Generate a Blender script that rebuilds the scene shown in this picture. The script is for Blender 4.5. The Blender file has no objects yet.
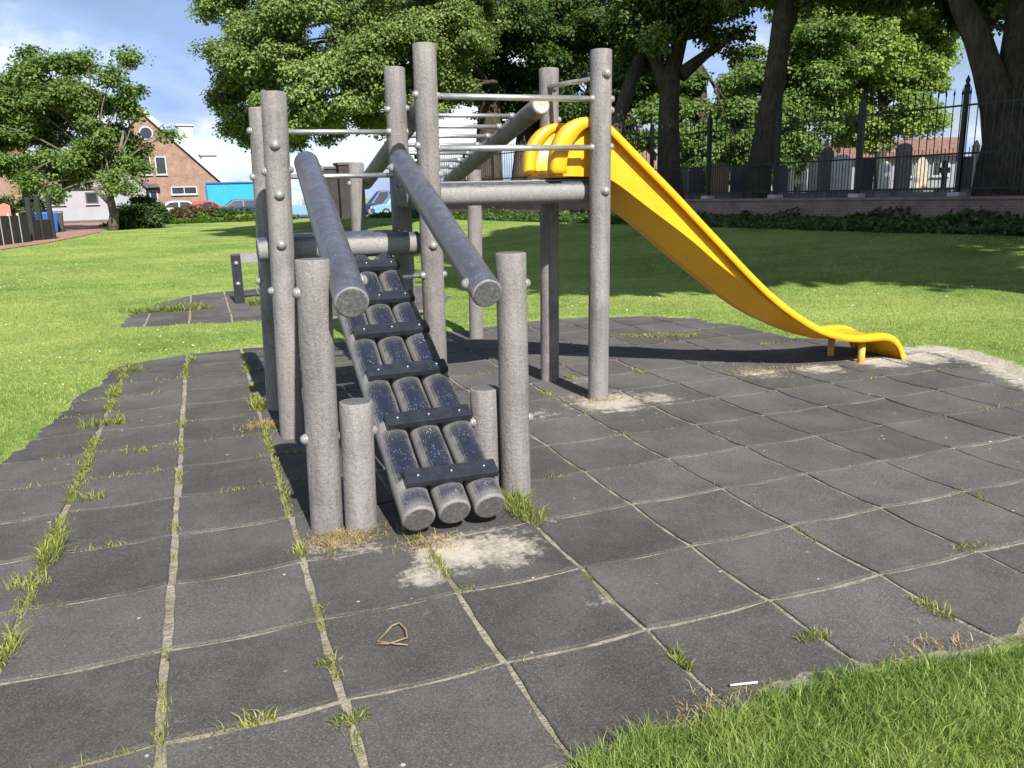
import bpy, bmesh, math, random
import numpy as np
from mathutils import Vector, Matrix
random.seed(7)
RNG = np.random.default_rng(7)
SC = bpy.context.scene
COL = SC.collection
PI = math.pi

# ------------------------------------------------------------------ camera
FPX = 809.745
CAM = np.array([-1.2524, -2.6418, 1.4359])
PITCH, YAW, ROLL = 0.2314, 0.3565, -0.0251
_f = np.array([math.sin(YAW), math.cos(YAW), 0.0]); _r = np.array([math.cos(YAW), -math.sin(YAW), 0.0]); _u = np.array([0, 0, 1.0])
CF = _f * math.cos(PITCH) - _u * math.sin(PITCH)
_u2 = _u * math.cos(PITCH) + _f * math.sin(PITCH)
CR = _r * math.cos(ROLL) + _u2 * math.sin(ROLL)
CU = _u2 * math.cos(ROLL) - _r * math.sin(ROLL)

def at(px, py, d):
    """world point seen at a photograph pixel, d metres in front of the camera (used to survey the place)"""
    return CAM + d * (CF + CR * (px - 512) / FPX + CU * (384 - py) / FPX)
def gnd(px, py, z=0.0):
    v = CF + CR * (px - 512) / FPX + CU * (384 - py) / FPX
    return CAM + v * (z - CAM[2]) / v[2]

cam = bpy.data.cameras.new('camera'); camo = bpy.data.objects.new('camera', cam); COL.objects.link(camo)
cam.sensor_width = 36; cam.lens = FPX * 36 / 1024; cam.clip_start = 0.05; cam.clip_end = 2000
M = Matrix.Identity(4)
for i in range(3):
    M[i][0] = CR[i]; M[i][1] = CU[i]; M[i][2] = -CF[i]; M[i][3] = CAM[i]
camo.matrix_world = M
SC.camera = camo

# ------------------------------------------------------------------ light
EL = math.radians(41.5)
sun = bpy.data.lights.new('sun', 'SUN'); suno = bpy.data.objects.new('sun', sun); COL.objects.link(suno)
sun.energy = 5.0; sun.angle = math.radians(0.53); sun.color = (1.0, 0.955, 0.88)
travel = Vector((-0.06 * math.cos(EL), math.cos(EL), -math.sin(EL)))
suno.rotation_euler = travel.to_track_quat('-Z', 'Y').to_euler()
SC.view_settings.view_transform = 'Standard'
SC.view_settings.look = 'None'
SC.view_settings.gamma = 1
SC.view_settings.use_curve_mapping = False
SC.view_settings.exposure = 0.88

# ------------------------------------------------------------------ node helpers
def nt_of(m):
    m.use_nodes = True
    return m.node_tree
class NT:
    def __init__(s, tree): s.t = tree; s.n = tree.nodes; s.l = tree.links
    def node(s, typ, **kw):
        n = s.n.new(typ)
        for k, v in kw.items(): setattr(n, k, v)
        return n
    def link(s, a, b): s.l.new(a, b)
    def val(s, sock, v):
        if hasattr(v, 'is_output'): s.l.new(v, sock)
        else: sock.default_value = v
    def coord(s, kind='Object'): return s.node('ShaderNodeTexCoord').outputs[kind]
    def mapping(s, vec, scale=(1, 1, 1), rot=(0, 0, 0), loc=(0, 0, 0)):
        n = s.node('ShaderNodeMapping'); s.link(vec, n.inputs['Vector'])
        n.inputs['Scale'].default_value = scale; n.inputs['Rotation'].default_value = rot; n.inputs['Location'].default_value = loc
        return n.outputs['Vector']
    def noise(s, vec, scale, detail=4, rough=0.55, out='Fac'):
        n = s.node('ShaderNodeTexNoise'); s.link(vec, n.inputs['Vector'])
        n.inputs['Scale'].default_value = scale; n.inputs['Detail'].default_value = detail; n.inputs['Roughness'].default_value = rough
        return n.outputs[out]
    def voro(s, vec, scale, out='Distance', feature='F1'):
        n = s.node('ShaderNodeTexVoronoi', feature=feature); s.link(vec, n.inputs['Vector']); n.inputs['Scale'].default_value = scale
        return n.outputs[out]
    def ramp(s, fac, stops):
        n = s.node('ShaderNodeValToRGB'); s.val(n.inputs['Fac'], fac)
        cr = n.color_ramp
        while len(cr.elements) < len(stops): cr.elements.new(0.5)
        for e, (p, c) in zip(cr.elements, stops):
            e.position = p; e.color = (c, c, c, 1) if isinstance(c, (int, float)) else (*c, 1)
        return n.outputs['Color']
    def math(s, op, a, b=None, c=None):
        n = s.node('ShaderNodeMath', operation=op); s.val(n.inputs[0], a)
        if b is not None: s.val(n.inputs[1], b)
        if c is not None: s.val(n.inputs[2], c)
        return n.outputs[0]
    def mix(s, fac, a, b, mode='MIX'):
        n = s.node('ShaderNodeMix', data_type='RGBA', blend_type=mode)
        s.val(n.inputs[0], fac)
        for sk, v in ((n.inputs[6], a), (n.inputs[7], b)):
            if hasattr(v, 'is_output'): s.l.new(v, sk)
            else: sk.default_value = (*v, 1) if len(v) == 3 else v
        return n.outputs[2]
    def attr(s, name, out='Fac'):
        n = s.node('ShaderNodeAttribute', attribute_name=name); return n.outputs[out]
    def bump(s, h, strength=0.3, dist=0.01, normal=None):
        n = s.node('ShaderNodeBump'); s.link(h, n.inputs['Height']); n.inputs['Strength'].default_value = strength; n.inputs['Distance'].default_value = dist
        if normal is not None: s.link(normal, n.inputs['Normal'])
        return n.outputs['Normal']

def new_mat(name, color=(0.5, 0.5, 0.5), rough=0.6, metal=0.0, spec=0.5):
    m = bpy.data.materials.new(name); t = NT(nt_of(m))
    b = t.n['Principled BSDF']
    if hasattr(color, 'is_output'): pass
    else: b.inputs['Base Color'].default_value = (*color, 1)
    b.inputs['Roughness'].default_value = rough; b.inputs['Metallic'].default_value = metal
    b.inputs['Specular IOR Level'].default_value = spec
    return m, t, b

def simple(name, color, rough=0.6, metal=0.0, var=0.12, scale=8.0, bump=0.0, spec=0.5):
    m, t, b = new_mat(name, color, rough, metal, spec)
    co = t.coord('Object')
    n = t.noise(co, scale, 5)
    lo = tuple(c * (1 - var) for c in color); hi = tuple(min(1, c * (1 + var)) for c in color)
    t.link(t.ramp(n, [(0.3, lo), (0.7, hi)]), b.inputs['Base Color'])
    if bump: t.link(t.bump(n, bump, 0.02), b.inputs['Normal'])
    return m

MAT = {}
# rough recycled plastic post
def mat_post():
    m, t, b = new_mat('recycled_plastic_rough', rough=0.72, spec=0.35)
    co = t.coord('Object')
    a = t.noise(co, 230, 3, 0.6); g = t.noise(t.mapping(co, (1, 1, 0.25)), 9, 5); c = t.noise(co, 55, 4, 0.6)
    base = t.ramp(g, [(0.25, (0.150, 0.138, 0.134)), (0.55, (0.208, 0.193, 0.187)), (0.8, (0.265, 0.247, 0.238))])
    sp = t.ramp(a, [(0.30, 0.58), (0.5, 1.0), (0.72, 1.25)])
    col = t.mix(1.0, base, sp, 'MULTIPLY')
    streak = t.ramp(t.noise(t.mapping(co, (1, 1, 0.06)), 38, 5, 0.7), [(0.28, 0.62), (0.5, 1.0), (0.75, 1.12)])
    stain = t.ramp(t.noise(co, 4.5, 6, 0.75), [(0.33, 0.66), (0.5, 1.0), (0.7, 1.1)])
    col = t.mix(0.8, col, t.mix(1.0, t.mix(1.0, col, streak, 'MULTIPLY'), stain, 'MULTIPLY'))
    pits = t.ramp(c, [(0.25, 0.62), (0.40, 1.0), (0.7, 1.12)])
    col = t.mix(0.75, col, t.mix(1.0, col, pits, 'MULTIPLY'))
    t.link(col, b.inputs['Base Color'])
    h = t.math('ADD', t.math('MULTIPLY', a, 0.55), t.math('MULTIPLY', c, 1.2))
    t.link(t.bump(h, 0.6, 0.008), b.inputs['Normal'])
    return m
MAT['post'] = mat_post()
# worn plastic: polished by shoes and hands on its upper side, pale on the sides
def mat_worn(name, w0, w1, side=(0.20, 0.19, 0.183), top=(0.045, 0.048, 0.056), specks=0.55, r0=0.30):
    m, t, b = new_mat(name, rough=0.45, spec=0.5)
    co = t.coord('Object')
    geo = t.node('ShaderNodeNewGeometry'); sep = t.node('ShaderNodeSeparateXYZ'); t.link(geo.outputs['True Normal'], sep.inputs[0])
    n1 = t.noise(co, 14, 5, 0.65); n2 = t.noise(co, 190, 3, 0.6)
    up = t.math('ADD', sep.outputs['Z'], t.math('MULTIPLY', t.math('SUBTRACT', n1, 0.5), 0.7))
    up = t.math('ADD', up, t.math('MULTIPLY', t.math('SUBTRACT', n2, 0.5), 0.5))
    wear = t.node('ShaderNodeMapRange', interpolation_type='SMOOTHSTEP'); t.link(up, wear.inputs['Value'])
    wear.inputs['From Min'].default_value = w0; wear.inputs['From Max'].default_value = w1
    wv = t.math('MULTIPLY', wear.outputs['Result'], t.math('SUBTRACT', 1.0, t.attr('pale')))
    sidec = t.mix(1.0, side, t.ramp(n2, [(0.3, 0.5), (0.5, 1.0), (0.7, 1.25)]), 'MULTIPLY')
    topc = t.mix(1.0, top, t.ramp(n1, [(0.3, 0.75), (0.7, 1.35)]), 'MULTIPLY')
    col = t.mix(wv, sidec, topc)
    v = t.voro(co, 105); cell = t.noise(co, 14, 4, 0.7)
    dots = t.math('MULTIPLY', t.ramp(v, [(0.13, 1.0), (0.26, 0.0)]), t.ramp(cell, [(0.47, 0.0), (0.62, 1.0)]))
    col = t.mix(t.math('MULTIPLY', dots, specks), col, (0.62, 0.64, 0.68))
    t.link(col, b.inputs['Base Color'])
    t.link(t.math('SUBTRACT', 0.72, t.math('MULTIPLY', wv, 0.72 - r0)), b.inputs['Roughness'])
    t.link(t.bump(t.math('ADD', n2, t.math('MULTIPLY', n1, 0.4)), 0.35, 0.005), b.inputs['Normal'])
    return m
MAT['ramp'] = mat_worn('recycled_plastic_worn_steps', 0.38, 0.80, top=(0.015, 0.019, 0.032), specks=0.6, r0=0.18)
MAT['rail'] = mat_worn('recycled_plastic_worn_rail', 0.05, 0.6, side=(0.19, 0.18, 0.172), top=(0.062, 0.066, 0.084), specks=0.35, r0=0.27)
MAT['beam'] = mat_worn('recycled_plastic_worn_beam', 0.45, 0.8, side=(0.22, 0.215, 0.21), top=(0.055, 0.06, 0.075), specks=0.9, r0=0.30)
def mat_end():
    m, t, b = new_mat('cut_log_end', rough=0.8)
    co = t.coord('Object'); n = t.noise(co, 60, 5, 0.7); v = t.noise(co, 18, 4)
    t.link(t.ramp(n, [(0.3, (0.055, 0.055, 0.055)), (0.55, (0.10, 0.098, 0.096)), (0.75, (0.21, 0.205, 0.20))]), b.inputs['Base Color'])
    t.link(t.bump(n, 0.6, 0.006), b.inputs['Normal']); return m
MAT['end'] = mat_end()
MAT['end_pale'] = simple('pale_cut_log_end', (0.34, 0.32, 0.30), 0.85, var=0.25, scale=40, bump=0.3)
def mat_cleat():
    m, t, b = new_mat('black_rubber_cleat', rough=0.34, spec=0.5)
    co = t.coord('Object'); n = t.noise(co, 20, 5); v = t.voro(co, 120)
    c = t.ramp(n, [(0.3, (0.013, 0.015, 0.021)), (0.7, (0.026, 0.029, 0.038))])
    d = t.math('MULTIPLY', t.ramp(v, [(0.08, 1.0), (0.15, 0.0)]), t.ramp(t.noise(co, 23, 2), [(0.56, 0.0), (0.62, 1.0)]))
    t.link(t.mix(t.math('MULTIPLY', d, 0.5), c, (0.5, 0.5, 0.52)), b.inputs['Base Color'])
    t.link(t.bump(t.noise(co, 260, 2), 0.2, 0.003), b.inputs['Normal']); return m
MAT['cleat'] = mat_cleat()
MAT['steel'] = simple('galvanised_steel', (0.62, 0.62, 0.62), 0.38, 0.85, 0.15, 30)
MAT['bolt'] = simple('grey_bolt_cap', (0.27, 0.262, 0.255), 0.45, 0.3, 0.15, 60)
def mat_slide():
    m, t, b = new_mat('yellow_slide_plastic', rough=0.36, spec=0.45)
    co = t.coord('Object'); n = t.noise(co, 3.2, 5, 0.6); f = t.noise(t.mapping(co, (1, 6, 1)), 25, 4, 0.7)
    c = t.ramp(n, [(0.3, (0.70, 0.33, 0.008)), (0.65, (0.79, 0.41, 0.014))])
    dirt = t.math('ADD', t.ramp(f, [(0.54, 0.0), (0.75, 0.45)]), t.math('MULTIPLY', t.ramp(t.noise(co, 7.0, 8, 0.75), [(0.55, 0.0), (0.72, 0.55)]), 0.6))
    c = t.mix(dirt, c, (0.40, 0.235, 0.035))
    t.link(c, b.inputs['Base Color'])
    t.link(t.ramp(f, [(0.3, 0.3), (0.7, 0.5)]), b.inputs['Roughness'])
    t.link(t.bump(t.noise(co, 12, 3), 0.08, 0.01), b.inputs['Normal']); return m
MAT['slide'] = mat_slide()
MAT['slide_leg'] = simple('ochre_slide_leg', (0.50, 0.30, 0.05), 0.55, 0.0, 0.2, 20)

def mat_tiles():
    m, t, b = new_mat('black_rubber_tile', rough=0.88, spec=0.22)
    co = t.coord('Object')
    g = t.noise(co, 330, 2, 0.7); g2 = t.voro(co, 260, 'Color'); big = t.noise(co, 1.6, 5, 0.6); mid = t.noise(co, 12, 5, 0.7)
    sep = t.node('ShaderNodeSeparateColor'); t.link(g2, sep.inputs[0])
    base = t.ramp(big, [(0.3, (0.062, 0.058, 0.056)), (0.7, (0.100, 0.095, 0.090))])
    gr = t.ramp(sep.outputs[0], [(0.0, 0.65), (0.6, 1.0), (0.85, 1.2), (1.0, 1.75)])
    col = t.mix(1.0, base, gr, 'MULTIPLY')
    tone = t.attr('tone'); tn = t.node('ShaderNodeMapRange'); t.link(tone, tn.inputs['Value']); tn.inputs['To Min'].default_value = 0.76; tn.inputs['To Max'].default_value = 1.26
    comb = t.node('ShaderNodeCombineColor')
    for i in range(3): t.link(tn.outputs[0], comb.inputs[i])
    col = t.mix(1.0, col, comb.outputs[0], 'MULTIPLY')
    # pale scuffs and bird lime
    sc = t.math('MULTIPLY', t.ramp(t.noise(t.mapping(co, (1, 1, 1), (0, 0, 0.6)), 5.5, 8, 0.8), [(0.615, 0.0), (0.70, 0.8)]), t.ramp(t.noise(co, 90, 3), [(0.45, 0.0), (0.6, 1.0)]))
    col = t.mix(t.math('MULTIPLY', sc, 0.55), col, (0.40, 0.39, 0.36))
    dots = t.math('MULTIPLY', t.ramp(t.voro(co, 9), [(0.045, 1.0), (0.07, 0.0)]), t.ramp(t.noise(co, 3.1, 2), [(0.50, 0.0), (0.56, 1.0)]))
    col = t.mix(t.math('MULTIPLY', dots, 0.8), col, (0.5, 0.5, 0.47))
    # blown sand
    sand = t.attr('sand')
    fin2 = t.noise(co, 38, 5, 0.75)
    sm = t.math('ADD', t.math('MULTIPLY', sand, 0.95), t.math('ADD', t.math('MULTIPLY', t.math('SUBTRACT', mid, 0.5), 1.3), t.math('MULTIPLY', t.math('SUBTRACT', fin2, 0.5), 0.7)))
    sm = t.math('ADD', sm, t.math('MULTIPLY', t.math('SUBTRACT', g, 0.5), 0.35))
    smask = t.math('MULTIPLY', t.ramp(sm, [(0.42, 0.0), (0.60, 0.55), (0.85, 0.95)]), t.ramp(sand, [(0.03, 0.0), (0.12, 1.0)]))
    dust = t.math('MULTIPLY', t.ramp(t.noise(co, 2.1, 7, 0.7), [(0.46, 0.0), (0.68, 0.45)]), t.ramp(g, [(0.4, 0.3), (0.6, 1.0)]))
    col = t.mix(dust, col, (0.175, 0.168, 0.158))
    sandc = t.mix(fin2, (0.26, 0.235, 0.19), (0.58, 0.54, 0.45))
    col = t.mix(smask, col, sandc)
    t.link(col, b.inputs['Base Color'])
    t.link(t.bump(t.math('ADD', t.math('MULTIPLY', sep.outputs[0], 0.6), t.math('MULTIPLY', g, 0.6)), 0.6, 0.004), b.inputs['Normal'])
    return m
MAT['tiles'] = mat_tiles()

def mat_ground():
    m, t, b = new_mat('lawn_ground', rough=0.95, spec=0.1)
    co = t.coord('Object')
    big = t.noise(co, 0.35, 5, 0.6); mid = t.noise(co, 3.0, 6, 0.7); fine = t.noise(co, 60, 4, 0.75); f2 = t.noise(co, 14, 5, 0.75)
    green = t.ramp(mid, [(0.25, (0.072, 0.145, 0.026)), (0.5, (0.145, 0.245, 0.05)), (0.75, (0.25, 0.335, 0.09))])
    green = t.mix(t.ramp(big, [(0.38, 0.0), (0.62, 0.8)]), green, (0.335, 0.38, 0.115))
    green = t.mix(1.0, green, t.ramp(f2, [(0.25, 0.5), (0.5, 1.0), (0.75, 1.3)]), 'MULTIPLY')
    green = t.mix(1.0, green, t.ramp(fine, [(0.3, 0.55), (0.6, 1.15)]), 'MULTIPLY')
    sandc = t.mix(fine, (0.17, 0.145, 0.105), (0.50, 0.455, 0.37))
    sandc = t.mix(t.ramp(f2, [(0.36, 0.75), (0.50, 0.0)]), sandc, (0.075, 0.062, 0.045))
    moss = t.ramp(t.noise(co, 2.3, 4), [(0.50, 0.0), (0.62, 0.75)])
    sandc = t.mix(moss, sandc, t.mix(fine, (0.085, 0.07, 0.04), (0.36, 0.30, 0.20)))
    pav = t.attr('paved'); edge = t.attr('sandy')
    col = t.mix(pav, green, sandc)
    es = t.ramp(t.math('ADD', edge, t.math('MULTIPLY', t.math('SUBTRACT', f2, 0.5), 0.8)), [(0.4, 0.0), (0.65, 1.0)])
    col = t.mix(es, col, t.mix(fine, (0.30, 0.26, 0.20), (0.60, 0.56, 0.47)))
    t.link(col, b.inputs['Base Color'])
    t.link(t.bump(t.math('ADD', fine, f2), 0.7, 0.03), b.inputs['Normal'])
    return m
MAT['ground'] = mat_ground()

def mat_leaf(name, dark, light, trans=0.35, attr='v'):
    m = bpy.data.materials.new(name); t = NT(nt_of(m)); t.n.remove(t.n['Principled BSDF'])
    v = t.attr(attr)
    col = t.ramp(v, [(0.0, dark), (1.0, light)])
    d = t.node('ShaderNodeBsdfPrincipled'); d.inputs['Roughness'].default_value = 0.5; d.inputs['Specular IOR Level'].default_value = 0.3
    t.link(col, d.inputs['Base Color'])
    tr = t.node('ShaderNodeBsdfTranslucent')
    t.link(t.mix(1.0, col, (1.05, 1.2, 0.55), 'MULTIPLY'), tr.inputs['Color'])
    mx = t.node('ShaderNodeMixShader'); mx.inputs[0].default_value = trans
    t.link(d.outputs[0], mx.inputs[1]); t.link(tr.outputs[0], mx.inputs[2])
    t.link(mx.outputs[0], t.n['Material Output'].inputs['Surface'])
    return m
MAT['grass'] = mat_leaf('grass_blades', (0.078, 0.165, 0.025), (0.395, 0.462, 0.13), 0.38)
MAT['weed'] = mat_leaf('weed_blades', (0.10, 0.17, 0.02), (0.36, 0.36, 0.10), 0.35)
MAT['straw'] = mat_leaf('dry_straw', (0.25, 0.17, 0.06), (0.50, 0.38, 0.17), 0.2)
MAT['lime'] = mat_leaf('lime_tree_leaves', (0.020, 0.053, 0.011), (0.33, 0.425, 0.12), 0.30)
MAT['leafA'] = mat_leaf('maple_leaves', (0.034, 0.085, 0.015), (0.235, 0.335, 0.08), 0.34)
MAT['leafB'] = mat_leaf('pale_beech_leaves', (0.08, 0.16, 0.024), (0.38, 0.48, 0.12), 0.4)
MAT['leafD'] = mat_leaf('dark_and_shaded_leaves', (0.022, 0.055, 0.010), (0.10, 0.16, 0.03), 0.3)  # dark foliage; on the park tree the colour stands in for shade
MAT['bush'] = mat_leaf('bush_leaves', (0.018, 0.045, 0.008), (0.075, 0.12, 0.025), 0.25)
MAT['cover'] = mat_leaf('ground_cover_leaves', (0.022, 0.05, 0.010), (0.085, 0.14, 0.03), 0.3)
MAT['lawnedge'] = mat_leaf('bright_edge_plants', (0.06, 0.13, 0.02), (0.20, 0.30, 0.06), 0.35)
MAT['redbush'] = mat_leaf('reddish_shrub_leaves', (0.05, 0.035, 0.02), (0.14, 0.09, 0.04), 0.25)
def mat_bark(name, c0, c1):
    m, t, b = new_mat(name, rough=0.95, spec=0.1)
    co = t.coord('Object'); n = t.noise(t.mapping(co, (1, 1, 0.18)), 14, 6, 0.7); g = t.noise(co, 1.5, 3)
    col = t.mix(1.0, t.ramp(n, [(0.3, c0), (0.7, c1)]), t.ramp(g, [(0.3, 0.7), (0.7, 1.2)]), 'MULTIPLY')
    t.link(col, b.inputs['Base Color']); t.link(t.bump(n, 0.9, 0.06), b.inputs['Normal']); return m
MAT['bark'] = mat_bark('dark_bark', (0.035, 0.028, 0.02), (0.11, 0.09, 0.07))
MAT['bark2'] = mat_bark('grey_bark', (0.07, 0.06, 0.045), (0.22, 0.19, 0.15))

def mat_brick(name, c1, c2, mortar, sx=1.0, rough=0.9, size=(0.21, 0.065)):
    m, t, b = new_mat(name, rough=rough, spec=0.2)
    co = t.coord('UV')
    br = t.node('ShaderNodeTexBrick'); t.link(co, br.inputs['Vector'])
    br.inputs['Color1'].default_value = (*c1, 1); br.inputs['Color2'].default_value = (*c2, 1); br.inputs['Mortar'].default_value = (*mortar, 1)
    br.inputs['Scale'].default_value = 1.0; br.inputs['Mortar Size'].default_value = 0.008
    br.inputs['Brick Width'].default_value = size[0]; br.inputs['Row Height'].default_value = size[1]
    n = t.noise(t.coord('Object'), 1.2, 6, 0.7); n2 = t.noise(t.coord('Object'), 25, 4, 0.7)
    col = t.mix(1.0, br.outputs['Color'], t.ramp(n, [(0.3, 0.72), (0.7, 1.2)]), 'MULTIPLY')
    col = t.mix(1.0, col, t.ramp(n2, [(0.3, 0.8), (0.7, 1.15)]), 'MULTIPLY')
    t.link(col, b.inputs['Base Color'])
    t.link(t.bump(br.outputs['Fac'], -0.4, 0.01), b.inputs['Normal'])
    return m
MAT['brick'] = mat_brick('red_brown_brick', (0.30, 0.155, 0.10), (0.21, 0.105, 0.07), (0.35, 0.31, 0.27))
MAT['brick_orange'] = mat_brick('orange_brick', (0.30, 0.165, 0.115), (0.23, 0.125, 0.09), (0.33, 0.29, 0.25))
MAT['brick_wall'] = mat_brick('old_purple_brick', (0.27, 0.175, 0.15), (0.20, 0.135, 0.12), (0.25, 0.22, 0.20))
MAT['brick_dark'] = mat_brick('dark_brick', (0.05, 0.04, 0.04), (0.035, 0.03, 0.03), (0.07, 0.065, 0.06))
MAT['roof_orange'] = mat_brick('orange_roof_tiles', (0.24, 0.14, 0.10), (0.18, 0.105, 0.08), (0.11, 0.07, 0.055), size=(0.3, 0.33))
MAT['roof_grey'] = mat_brick('grey_roof_tiles', (0.13, 0.12, 0.12), (0.09, 0.085, 0.085), (0.05, 0.05, 0.05), size=(0.3, 0.33))
MAT['paver'] = mat_brick('red_clay_pavers', (0.36, 0.19, 0.14), (0.28, 0.15, 0.11), (0.25, 0.2, 0.16), size=(0.2, 0.1))
MAT['white'] = simple('white_paint', (0.46, 0.46, 0.46), 0.5, var=0.04, scale=3)
MAT['render'] = simple('white_render', (0.30, 0.30, 0.325), 0.9, var=0.06, scale=1.2, bump=0.05)
MAT['plinth'] = simple('grey_plinth', (0.10, 0.095, 0.10), 0.9, scale=5)
MAT['glass'] = simple('dark_window_glass', (0.03, 0.035, 0.04), 0.06, var=0.2, scale=2, spec=0.8)
MAT['iron'] = simple('black_iron', (0.012, 0.013, 0.014), 0.5, 0.2, 0.2, 10)
MAT['blackfence'] = simple('black_stained_wood', (0.016, 0.017, 0.018), 0.7, var=0.3, scale=6)
MAT['concrete'] = simple('concrete_block', (0.42, 0.41, 0.39), 0.9, var=0.2, scale=9, bump=0.2)
MAT['stone_dark'] = simple('dark_granite', (0.035, 0.035, 0.038), 0.35, var=0.3, scale=30)
MAT['stone_grey'] = simple('grey_granite', (0.16, 0.155, 0.15), 0.6, var=0.3, scale=12, bump=0.1)
MAT['stone_brown'] = simple('brown_sandstone', (0.24, 0.17, 0.11), 0.85, var=0.25, scale=8, bump=0.1)
MAT['stone_white'] = simple('white_marble', (0.72, 0.71, 0.69), 0.6, var=0.12, scale=5)
MAT['stone_beige'] = simple('beige_limestone', (0.46, 0.40, 0.31), 0.85, var=0.2, scale=6, bump=0.1)
MAT['turq'] = simple('turquoise_steel', (0.025, 0.31, 0.41), 0.5, var=0.06, scale=2)
MAT['turq_dark'] = simple('blue_steel_frame', (0.01, 0.12, 0.32), 0.5, var=0.1, scale=2)
MAT['car_white'] = simple('white_car_paint', (0.45, 0.47, 0.50), 0.3, var=0.03)
MAT['car_red'] = simple('red_car_paint', (0.42, 0.08, 0.06), 0.42, var=0.05, spec=0.25)
MAT['car_navy'] = simple('navy_car_paint', (0.010, 0.035, 0.12), 0.42, var=0.05, spec=0.25)
MAT['car_blue'] = simple('pale_blue_car_paint', (0.16, 0.30, 0.50), 0.42, var=0.05, spec=0.25)
MAT['tyre'] = simple('tyre_rubber', (0.015, 0.015, 0.016), 0.85)
MAT['rim'] = simple('alloy_rim', (0.5, 0.5, 0.52), 0.35, 0.8)
MAT['lamp'] = simple('lamp_lens', (0.6, 0.6, 0.62), 0.15)
MAT['bin_blue'] = simple('blue_bin_plastic', (0.015, 0.09, 0.34), 0.45, var=0.1)
MAT['bin_grey'] = simple('grey_bin_plastic', (0.05, 0.053, 0.058), 0.5, var=0.1)
MAT['cem'] = simple('cemetery_gravel_grass', (0.10, 0.105, 0.06), 0.95, var=0.5, scale=4, bump=0.4)
MAT['litter'] = simple('white_litter', (0.75, 0.75, 0.73), 0.6)
MAT['stalk'] = simple('dry_stalk', (0.22, 0.15, 0.095), 0.8, var=0.35, scale=40)
MAT['pink'] = simple('pink_red_plastic', (0.55, 0.16, 0.13), 0.5)

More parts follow.
